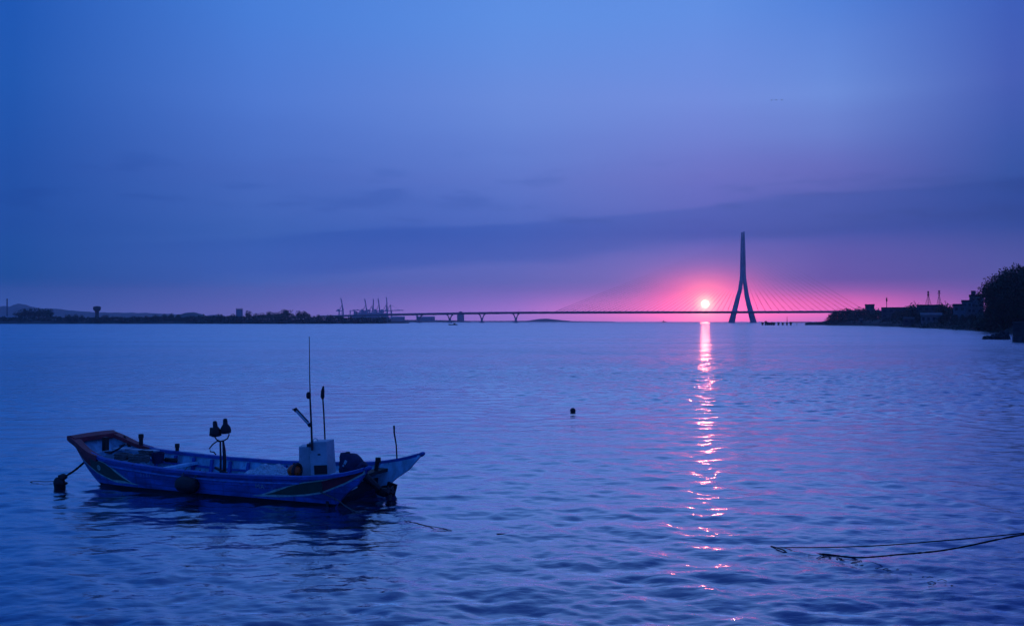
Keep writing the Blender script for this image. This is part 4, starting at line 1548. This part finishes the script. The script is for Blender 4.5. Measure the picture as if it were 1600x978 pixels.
    c2 = c2m.build('side_box', M['white'], c1, bevel=.012)
    c2.location = (5.985, -.16, .80)
    c2.rotation_euler = (0, -.07, .20)
    o_ = MB().box((.035, -.204, -.21), (.26, .03, .17)).build('opening', M['black'], c2)
    MB().box((.02, -.215, .08), (.05, .02, .025)).build('handle', M['dark_metal'], c2)
    MB().tube([(-.08 + .05 * math.cos(a), -.1, .32 + .055 * math.sin(a)) for a in np.linspace(0, math.pi, 9)], .008, 6).build('grab_ring', M['white'], c2)
    # mast with whip aerial and floodlight
    ms = MB()
    ms.tube([(5.72, -.42, .93), (5.70, -.42, 1.4), (5.665, -.42, 2.0)], [.021, .019, .016], 8)
    mast = ms.build('mast', M['dark_metal'], B)
    mast.location = (.205, 0, .03)
    MB().tube([(5.672, -.42, 1.95), (5.66, -.42, 2.4), (5.652, -.42, 3.08)], [.012, .009, .006], 6).build('whip_aerial', M['dark_metal'], mast)
    MB().tube([(5.64, -.42, 1.90), (5.638, -.42, 1.93), (5.636, -.42, 2.0), (5.635, -.42, 2.03)], [.02, .045, .045, .02], 8).build('mast_lamp', M['black'], mast)
    MB().box((5.66, -.42, 1.02), (.09, .05, .06)).build('clamp', M['dark_metal'], mast)
    fl = MB()
    fl.tube([(5.67, -.45, 1.42), (5.40, -.47, 1.67)], .030, 8)
    tb = fl.build('tube_light', M['white'], mast)
    e = MB()
    e.tube([(5.40, -.47, 1.67), (5.365, -.472, 1.703)], .042, 8)
    e.tube([(5.70, -.448, 1.395), (5.665, -.45, 1.425)], .040, 8)
    e.tube([(5.365, -.472, 1.703), (5.31, -.472, 1.69)], .012, 6)
    e.build('end_cap', M['black'], tb)
    MB().tube([(5.42, -.475, 1.69), (5.66, -.455, 1.465)], .016, 6).build('light_bracket', M['dark_metal'], tb)
    # second thin pole with a lamp head
    pl = MB().tube([(5.90, .15, 1.05), (5.87, .15, 1.6), (5.84, .15, 1.98)], .015, 6).build('lamp_pole', M['dark_metal'], B)
    pl.location = (-.06, 0, 0)
    MB().tube([(5.845, .15, 1.88), (5.84, .15, 1.93), (5.845, .15, 2.05), (5.86, .15, 2.14)], [.02, .04, .035, .012], 8).build('pole_lamp', M['black'], pl)
    # twin lamp stand amidships
    ls = MB()
    sx = 3.44
    ls.tube([(sx, .02, .14), (sx, .02, .6), (sx - .01, .02, .98)], [.022, .02, .018], 8)
    ls.tube([(sx + .07, .05, .14), (sx + .075, .05, .6), (sx + .06, .05, .80), (sx + .045, .04, .97)], [.035, .036, .034, .02], 8)
    ls.tube([(sx - .01, .02, .96), (sx - .09, .02, .965), (sx - .17, -.02, .90), (sx - .23, -.04, .82), (sx - .21, -.04, .755), (sx - .12, -.04, .75), (sx - .08, -.03, .70)], .014, 7)
    ls.tube([(sx - .02, .02, .97), (sx - .085, .0, 1.0), (sx - .125, -.02, 1.07), (sx - .14, -.02, 1.14)], .014, 7)
    ls.tube([(sx + .0, .02, .97), (sx + .07, .04, .985), (sx + .14, .06, 1.03), (sx + .175, .06, 1.10), (sx + .175, .06, 1.18)], .014, 7)
    ls.box((sx + .01, .02, .38), (.30, .06, .04), ry=.35)
    stand = ls.build('lamp_stand', M['dark_metal'], B, smooth=True)
    for (x0, y0, z0, x1, z1, w) in ((sx - .07, -.02, 1.06, sx - .12, 1.38, .105), (sx + .10, .06, 1.12, sx + .075, 1.43, .105)):
        a, b_ = Vector((x0, y0, z0)), Vector((x1, y0, z1))
        prof = [(0, .55), (.04, .95), (.22, 1.05), (.42, .92), (.55, .66), (.64, .46), (.82, .44), (.95, .38), (1.0, .18)]
        MB().tube([a.lerp(b_, q) for q, r in prof], [r * w for q, r in prof], 12).build('bell_lamp', M['black'], stand, smooth=True)
    MB().box((sx - .165, -.05, 1.16), (.06, .07, .17), ry=.1).build('lamp_box', M['black'], stand)
    # outboard motor under its canvas cover
    om = empty('outboard_motor', (6.62, -.12, .52))
    om.parent = B
    rt = Matrix.Rotation(.55, 3, 'Y')
    cw = MB().blob((-.02, 0, .17), (.27, .20, .20), 4, .22, 3, freq=1.4, rot=rt)
    cw.blob((.17, .02, .10), (.16, .14, .14), 7, .35, 3, freq=1.7)
    cw.blob((-.17, 0, .05), (.10, .12, .16), 9, .3, 3, freq=1.7)
    cw.build('cover', M['cover'], om, smooth=True)
    MB().tube([(-.085, -.03, .28), (-.08, -.03, .36), (-.08, -.03, .365), (-.08, -.03, .41)], [.05, .035, .055, .04], 8).build('tiller_knob', M['black'], om)
    lp = MB().box((-.03, -.195, .235), (.05, .012, .075), ry=.5)
    lp.box((-.075, -.192, .17), (.035, .012, .035), ry=.5)
    lp.build('cover_patch', M['white'], om)
    lg = MB()
    lg.tube([(.10, .05, .05), (.30, .12, -.12), (.46, .22, -.30)], [.09, .07, .06], 8)
    lg.build('motor_leg', M['black'], om)
    gx = MB().blob((.52, .28, -.36), (.17, .07, .09), 3, .25, 2)
    for k in range(3):
        a = k * 2.094 + .4
        gx.box((.66, .28 + .09 * math.cos(a), -.36 + .09 * math.sin(a)), (.03, .10, .12), rx=a)
    gx.build('propeller', M['black'], om)
    # rudder hung on the far side of the transom
    rd = MB().box((6.96, .74, .04), (.20, .05, .40), ry=.25)
    rd.tube([(6.70, .74, .12), (6.90, .74, .16)], .03, 7)
    rd.build('rudder', M['black'], B)
    MB().box((6.83, -.62, .335), (.28, .30, .02), rz=.2).build('white_plate', M['white'], B)  # small flat white plate set in the gap beside the near stern wing
    # registration marks, weathered
    def hull_text(txt, s, z, size, name):
        cu = bpy.data.curves.new(name, 'FONT')
        cu.body = txt
        cu.size = size
        cu.extrude = .002
        cu.space_character = 1.15
        tmp = bpy.data.objects.new(name, cu)
        scene.collection.objects.link(tmp)
        dg = bpy.context.evaluated_depsgraph_get()
        me = bpy.data.meshes.new_from_object(tmp.evaluated_get(dg))
        bpy.data.objects.remove(tmp)
        for v in me.vertices:
            x, y, zz = v.co
            ss, zq = s + x, z + y
            v.co = (ss, -(side(ss, zq) + .006 + zz), zq)
        me.materials.clear()
        me.materials.append(M['white'])
        o = bpy.data.objects.new(name, me)
        scene.collection.objects.link(o)
        o.parent = B
    hull_text('MA', 5.02, .265, .135, 'registration_letters')
    hull_text('2 1 2 1', 2.18, .315, .085, 'registration_digits')
    return B


build_boat()


def boat_pt(s, t, z):
    ca, sa = math.cos(BA), math.sin(BA)
    return Vector((BO.x + s * ca - t * sa, BO.y + s * sa + t * ca, z))


# loose things lying in the boat, each its own object
def loose(name, mb, mats, s, t, z, label, cat, smooth=True, rz=0.0, group=None):
    o = mb.build(name, mats, smooth=smooth, loc=boat_pt(s, t, z))
    o.rotation_euler = (0, 0, BA + rz)
    return tag(o, label, cat, group)


def net_pile():
    g = np.random.default_rng(4)
    nx, ny = 44, 24
    v, f = [], []
    for j in range(ny):
        for i in range(nx):
            x, y = (i / (nx - 1) - .5) * 1.35, (j / (ny - 1) - .5) * .95
            r = max(0, 1 - (x / .66) ** 2) ** .6 * max(0, 1 - (y / .46) ** 2) ** .6
            z = r * (.30 + .10 * mnoise.noise(Vector((x * 3, y * 3, 1))) + .06 * mnoise.noise(Vector((x * 9, y * 9, 5))) + .035 * math.sin(x * 16 + y * 9 + 3 * mnoise.noise(Vector((x * 2, y * 2, 0)))))
            v.append((x, y, z))
    for j in range(ny - 1):
        for i in range(nx - 1):
            f.append((j * nx + i, j * nx + i + 1, (j + 1) * nx + i + 1, (j + 1) * nx + i))
    v2 = v + [(a[0], a[1], -.005) for a in v]
    n = nx * ny
    f2 = f + [tuple(q + n for q in reversed(a)) for a in f]
    edge = [i for i in range(nx)] + [j * nx + nx - 1 for j in range(1, ny)] + [(ny - 1) * nx + i for i in range(nx - 2, -1, -1)] + [j * nx for j in range(ny - 2, 0, -1)]
    for a, b in zip(edge, edge[1:] + edge[:1]):
        f2.append((a, b, b + n, a + n))
    loose('fishing_net', MB().add(v2, f2), M['net'], 4.98, -.30, .30, 'heap of pale fishing net lying in the boat left of the white cabinet', 'net')


net_pile()
fb = MB().blob((0, 0, .12), (.125, .125, .12), 1, .03, 3)
fo = loose('net_float', fb, M['orange'], 5.64, -.60, .46, 'orange ball float beside the white cabinet', 'float')
MB().tube([(.07 + .0 * math.cos(a), .135 * math.cos(a), .12 + .13 * math.sin(a)) for a in np.linspace(0, 2 * math.pi, 20)], .03, 7).build('band', M['black'], fo, smooth=True)
MB().tube([(.0, 0, .235), (.0, 0, .27)], .02, 6).build('eyelet', M['black'], fo)
# black tyre-like fender on the near side
fm = MB()
rr = []
prof = [(-.24, .05), (-.21, .115), (-.14, .15), (0, .16), (.14, .15), (.21, .115), (.24, .05)]
fm.tube([(x, 0, 0) for x, r in prof], [r for x, r in prof], 14)
s_f = 3.50
fn = loose('boat_fender', fm, M['black'], s_f, -(side(s_f, .24) + .14), .25, 'fat black fender hanging on the near side of the blue boat', 'fender')
fn.rotation_euler = (0, .10, BA)
fr = MB()
fr.tube([(-.15, .0, .13), (-.16, .09, .24), (-.16, .16, .30)], .012, 6)
fr.tube([(.15, .0, .13), (.16, .09, .24), (.16, .16, .30)], .012, 6)
fr.build('fender_lanyard', M['rope'], fn)
# gear in the bow
gm = MB()
gm.box((0, 0, 0), (.75, .17, .035))
loose('plank', gm, M['white'], 1.10, .35, .63, 'pale plank lying across the gear in the bow', 'plank', smooth=False, rz=.12)
gm = MB()
gm.box((0, 0, 0), (.34, .26, .03))
loose('plank', gm, M['white'], .66, .22, .66, 'short pale board under the red bow board', 'plank', smooth=False, rz=-.1)
for i, (s, t, z, r, lab) in enumerate(((1.02, -.12, .46, .17, 'coil of dark rope in the bow, nearest the short pale board'), (1.42, -.10, .44, .20, 'wide coil of dark rope at the rear of the bow gear'), (1.28, .28, .50, .15, 'small coil of dark rope under the pale plank'))):
    cm = MB()
    pts = []
    for k in range(90):
        a = k / 90 * 6.28 * 5
        q = r * (1 - .05 * (k / 18 % 1)) + .01 * math.sin(k * 1.7)
        pts.append((q * math.cos(a), q * math.sin(a), .02 + k / 90 * .13 + .01 * math.sin(k * .9)))
    cm.tube(pts, .022, 6)
    loose('rope_coil', cm, M['rope'], s, t, z, lab, 'rope', group='rope coils in the bow')
am = MB()
am.tube([(-.18, 0, .02), (0, 0, .10), (.2, 0, .22)], .02, 7)
am.tube([(-.2, -.16, .06), (-.18, 0, .02), (-.2, .16, .06)], [.012, .026, .012], 7)
am.tube([(.15, -.1, .2), (.15, .1, .2)], .014, 6)
loose('small_anchor', am, M['dark_metal'], .80, -.05, .58, 'small dark anchor lying in the bow behind the board', 'anchor')
bk = MB()
rings = [[(r * math.cos(a), r * math.sin(a), z) for a in np.linspace(0, 2 * math.pi, 15)[:-1]] for r, z in ((.11, 0), (.14, .22), (.13, .22), (.10, .02))]
bk.loft(rings)
loose('bucket', bk, M['cover'], 1.62, .25, .40, 'dark bucket standing behind the pale plank in the bow', 'bucket', smooth=False)
tm = MB()
tm.tube([(-.14, 0, 0), (.14, 0, .0)], [.05, .05], 8)
tm.tube([(-.2, 0, .0), (-.14, 0, 0)], .02, 6)
loose('rope_bundle', tm, M['black'], 1.88, .35, .46, 'short dark roll lying against the far side behind the bow gear', 'roll')

# ------------------------------------------------------------------ mooring lines and floats


def rope(name, pts, r, label, mat='rope', cat='rope', wob=0.0, seed=0, group=None, n=40, rad_var=0.0):
    P = [Vector(p) for p in pts]
    out, rad = [], []
    for k in range(n + 1):
        u = k / n * (len(P) - 1)
        i = min(int(u), len(P) - 2)
        w = u - i
        p0, p1, p2, p3 = P[max(i - 1, 0)], P[i], P[i + 1], P[min(i + 2, len(P) - 1)]
        q = 0.5 * ((2 * p1) + (p2 - p0) * w + (2 * p0 - 5 * p1 + 4 * p2 - p3) * w * w + (3 * p1 - p0 - 3 * p2 + p3) * w ** 3)
        if wob:
            q += Vector((mnoise.noise(Vector((k * .5, seed, 0))), mnoise.noise(Vector((k * .5, seed, 5))), .3 * mnoise.noise(Vector((k * .5, seed, 9))))) * wob
        out.append(q)
        rad.append(r * (1 + rad_var * mnoise.noise(Vector((k * .9, seed, 3)))))
    o = MB().tube(out, rad, 6).build(name, M[mat], smooth=True)
    return tag(o, label, cat, group)


bow_pt = boat_pt(.33, -.50, .44)
fl_pt = Vector((-9.22, 20.55, .20))
rope('mooring_rope', [bow_pt, bow_pt.lerp(fl_pt, .5) + Vector((0, 0, -.02)), fl_pt], .022, 'short thick dark rope from the bow down to the black float', 'dark_rope', n=16, rad_var=.5)
rope('mooring_line', [fl_pt + Vector((-.05, 0, -.04)), at(86, 20.9, .055), at(70, 21.0, .03), at(56, 21.1, .02), at(44, 21.2, -.01), at(30, 21.3, .004)], .007, 'thin dark line lying on the water left of the black float', 'dark_rope', wob=.02, n=30)
fm = MB()
fm.blob((-.02, 0, .02), (.11, .11, .17), 3, .35, 3)
fm.blob((.03, 0, .19), (.10, .08, .07), 5, .4, 2)
fm.tube([(.06, 0, .18), (.07, 0, .0), (.06, 0, -.14)], .012, 6)
fo2 = fm.build('mooring_float', M['black'], smooth=True, loc=(fl_pt.x - .02, fl_pt.y - .12, .02))
tag(fo2, 'black mooring float hung with dark rope off the bow of the blue boat', 'float')
MB().tube([(.11 * math.cos(a), .11 * math.sin(a), .06) for a in np.linspace(0, 2 * math.pi, 16)], .022, 6).build('rope_turn', M['dark_rope'], fo2)
# stern line
s0 = boat_pt(6.45, -(side(6.45, .3) + .01), .30)
rope('stern_line', [s0, at(527, 17.95, .19), at(550, 17.85, .03), at(590, 17.4, -.02)], .012, 'thin line running from the stern panel into the water', 'rope', n=18)
rope('floating_line', [at(632, 17.0, .01), at(648, 16.8, .015), at(668, 16.55, .012), at(690, 16.35, .015), at(706, 16.25, .0)], .006, 'thin dark line floating right of the boat stern', 'dark_rope', wob=.03, n=24)
rope('floating_stick', [at(776, 15.95, .01), at(786, 15.9, .018), at(800, 15.9, .01)], .006, 'short dark twig floating in the open water right of the boat', 'dark_rope', cat='twig', n=10)
bm_ = MB().blob((0, 0, .055), (.105, .105, .10), 6, .06, 3)
p = at(895, 37.4)
bo = bm_.build('buoy', M['black'], smooth=True, loc=(p.x, p.y, 0))
tag(bo, 'small round black buoy alone in the open water', 'buoy')
MB().tube([(0, 0, .145), (0, 0, .165)], .014, 6).build('eyelet', M['dark_metal'], bo)

# two ropes coming in from the right
rope('shore_rope', [at(1206, 15.05, -.01), at(1226, 14.95, hz(854.3, 14.95)), at(1290, 14.55, hz(854, 14.55)), at(1380, 13.95, hz(850.8, 13.95)), at(1490, 13.2, hz(842, 13.2)), at(1602, 12.4, hz(831.5, 12.4)), at(1760, 11.2, hz(812, 11.2)), at(2000, 9.6, hz(775, 9.6))], .0085,
     'upper thin dark rope entering from the right and running farthest out', 'dark_rope', n=70, wob=.004)
rope('weedy_rope', [at(1274, 14.62, -.01), at(1288, 14.55, .01), at(1340, 14.3, .02), at(1400, 13.75, hz(865.5, 13.75)), at(1480, 13.1, hz(857.5, 13.1)), at(1602, 12.3, hz(833.5, 12.3)), at(1760, 11.1, hz(813.5, 11.1)), at(2000, 9.6, hz(776, 9.6))], .012,
     'lower thicker dark rope with hanging weed, entering from the right', 'dark_rope', n=110, wob=.006, rad_var=.6)
rope('rope_end', [at(1204, 15.1, .0), at(1214, 14.9, .02), at(1224, 14.75, .02), at(1230, 14.65, -.01)], .010, 'short dark rope end where the upper rope meets the water', 'dark_rope', n=14)
wg = random.Random(8)
wm = MB()
for k in range(34):
    t = wg.random() ** 1.3
    px = 1276 + 215 * t + wg.uniform(-9, 9)
    d0 = 14.55 - 1.75 * t + wg.uniform(-.16, .12)
    c = at(px, d0, .012)
    ln = wg.uniform(.015, .06)
    a = wg.uniform(-.5, .5)
    wm.tube([(c.x - ln * math.cos(a), c.y - ln * math.sin(a) * .6, 0.0), (c.x, c.y, .016), (c.x + ln * math.cos(a), c.y + ln * math.sin(a) * .6, .0)], [.004, wg.uniform(.003, .006), .004], 5)
tag(wm.build('floating_weed', M['dark_rope']), 'scattered dark weed drifting below the lower rope', 'weed', kind='stuff')

# ------------------------------------------------------------------ birds
for i, (px, py, sp, lab) in enumerate(((1206.5, 156.3, 1.0, 'leftmost of the three tiny birds high in the sky'), (1213.5, 156, .8, 'middle one of the three tiny birds high in the sky'), (1222.5, 156, .8, 'rightmost of the three tiny birds high in the sky'))):
    d = 420
    p = at(px, d, hz(py, d))
    mb = MB()
    mb.blob((0, 0, 0), (.12, .34, .10), i, .05, 2)
    for sx in (-1, 1):
        mb.loft([[(sx * .08, .14, .02), (sx * .08, -.14, .02), (sx * .08, -.14, .0), (sx * .08, .14, 0)], [(sx * .34 * sp, .10, .17), (sx * .34 * sp, -.12, .17), (sx * .34 * sp, -.12, .15), (sx * .34 * sp, .10, .15)], [(sx * .68 * sp, -.02, .10), (sx * .68 * sp, -.12, .10), (sx * .68 * sp, -.12, .09), (sx * .68 * sp, -.02, .09)]])
    o = mb.build('bird', M['bird'], loc=p)
    o.rotation_euler = (0, 0, .5)
    tag(o, lab, 'bird', 'birds in the sky')
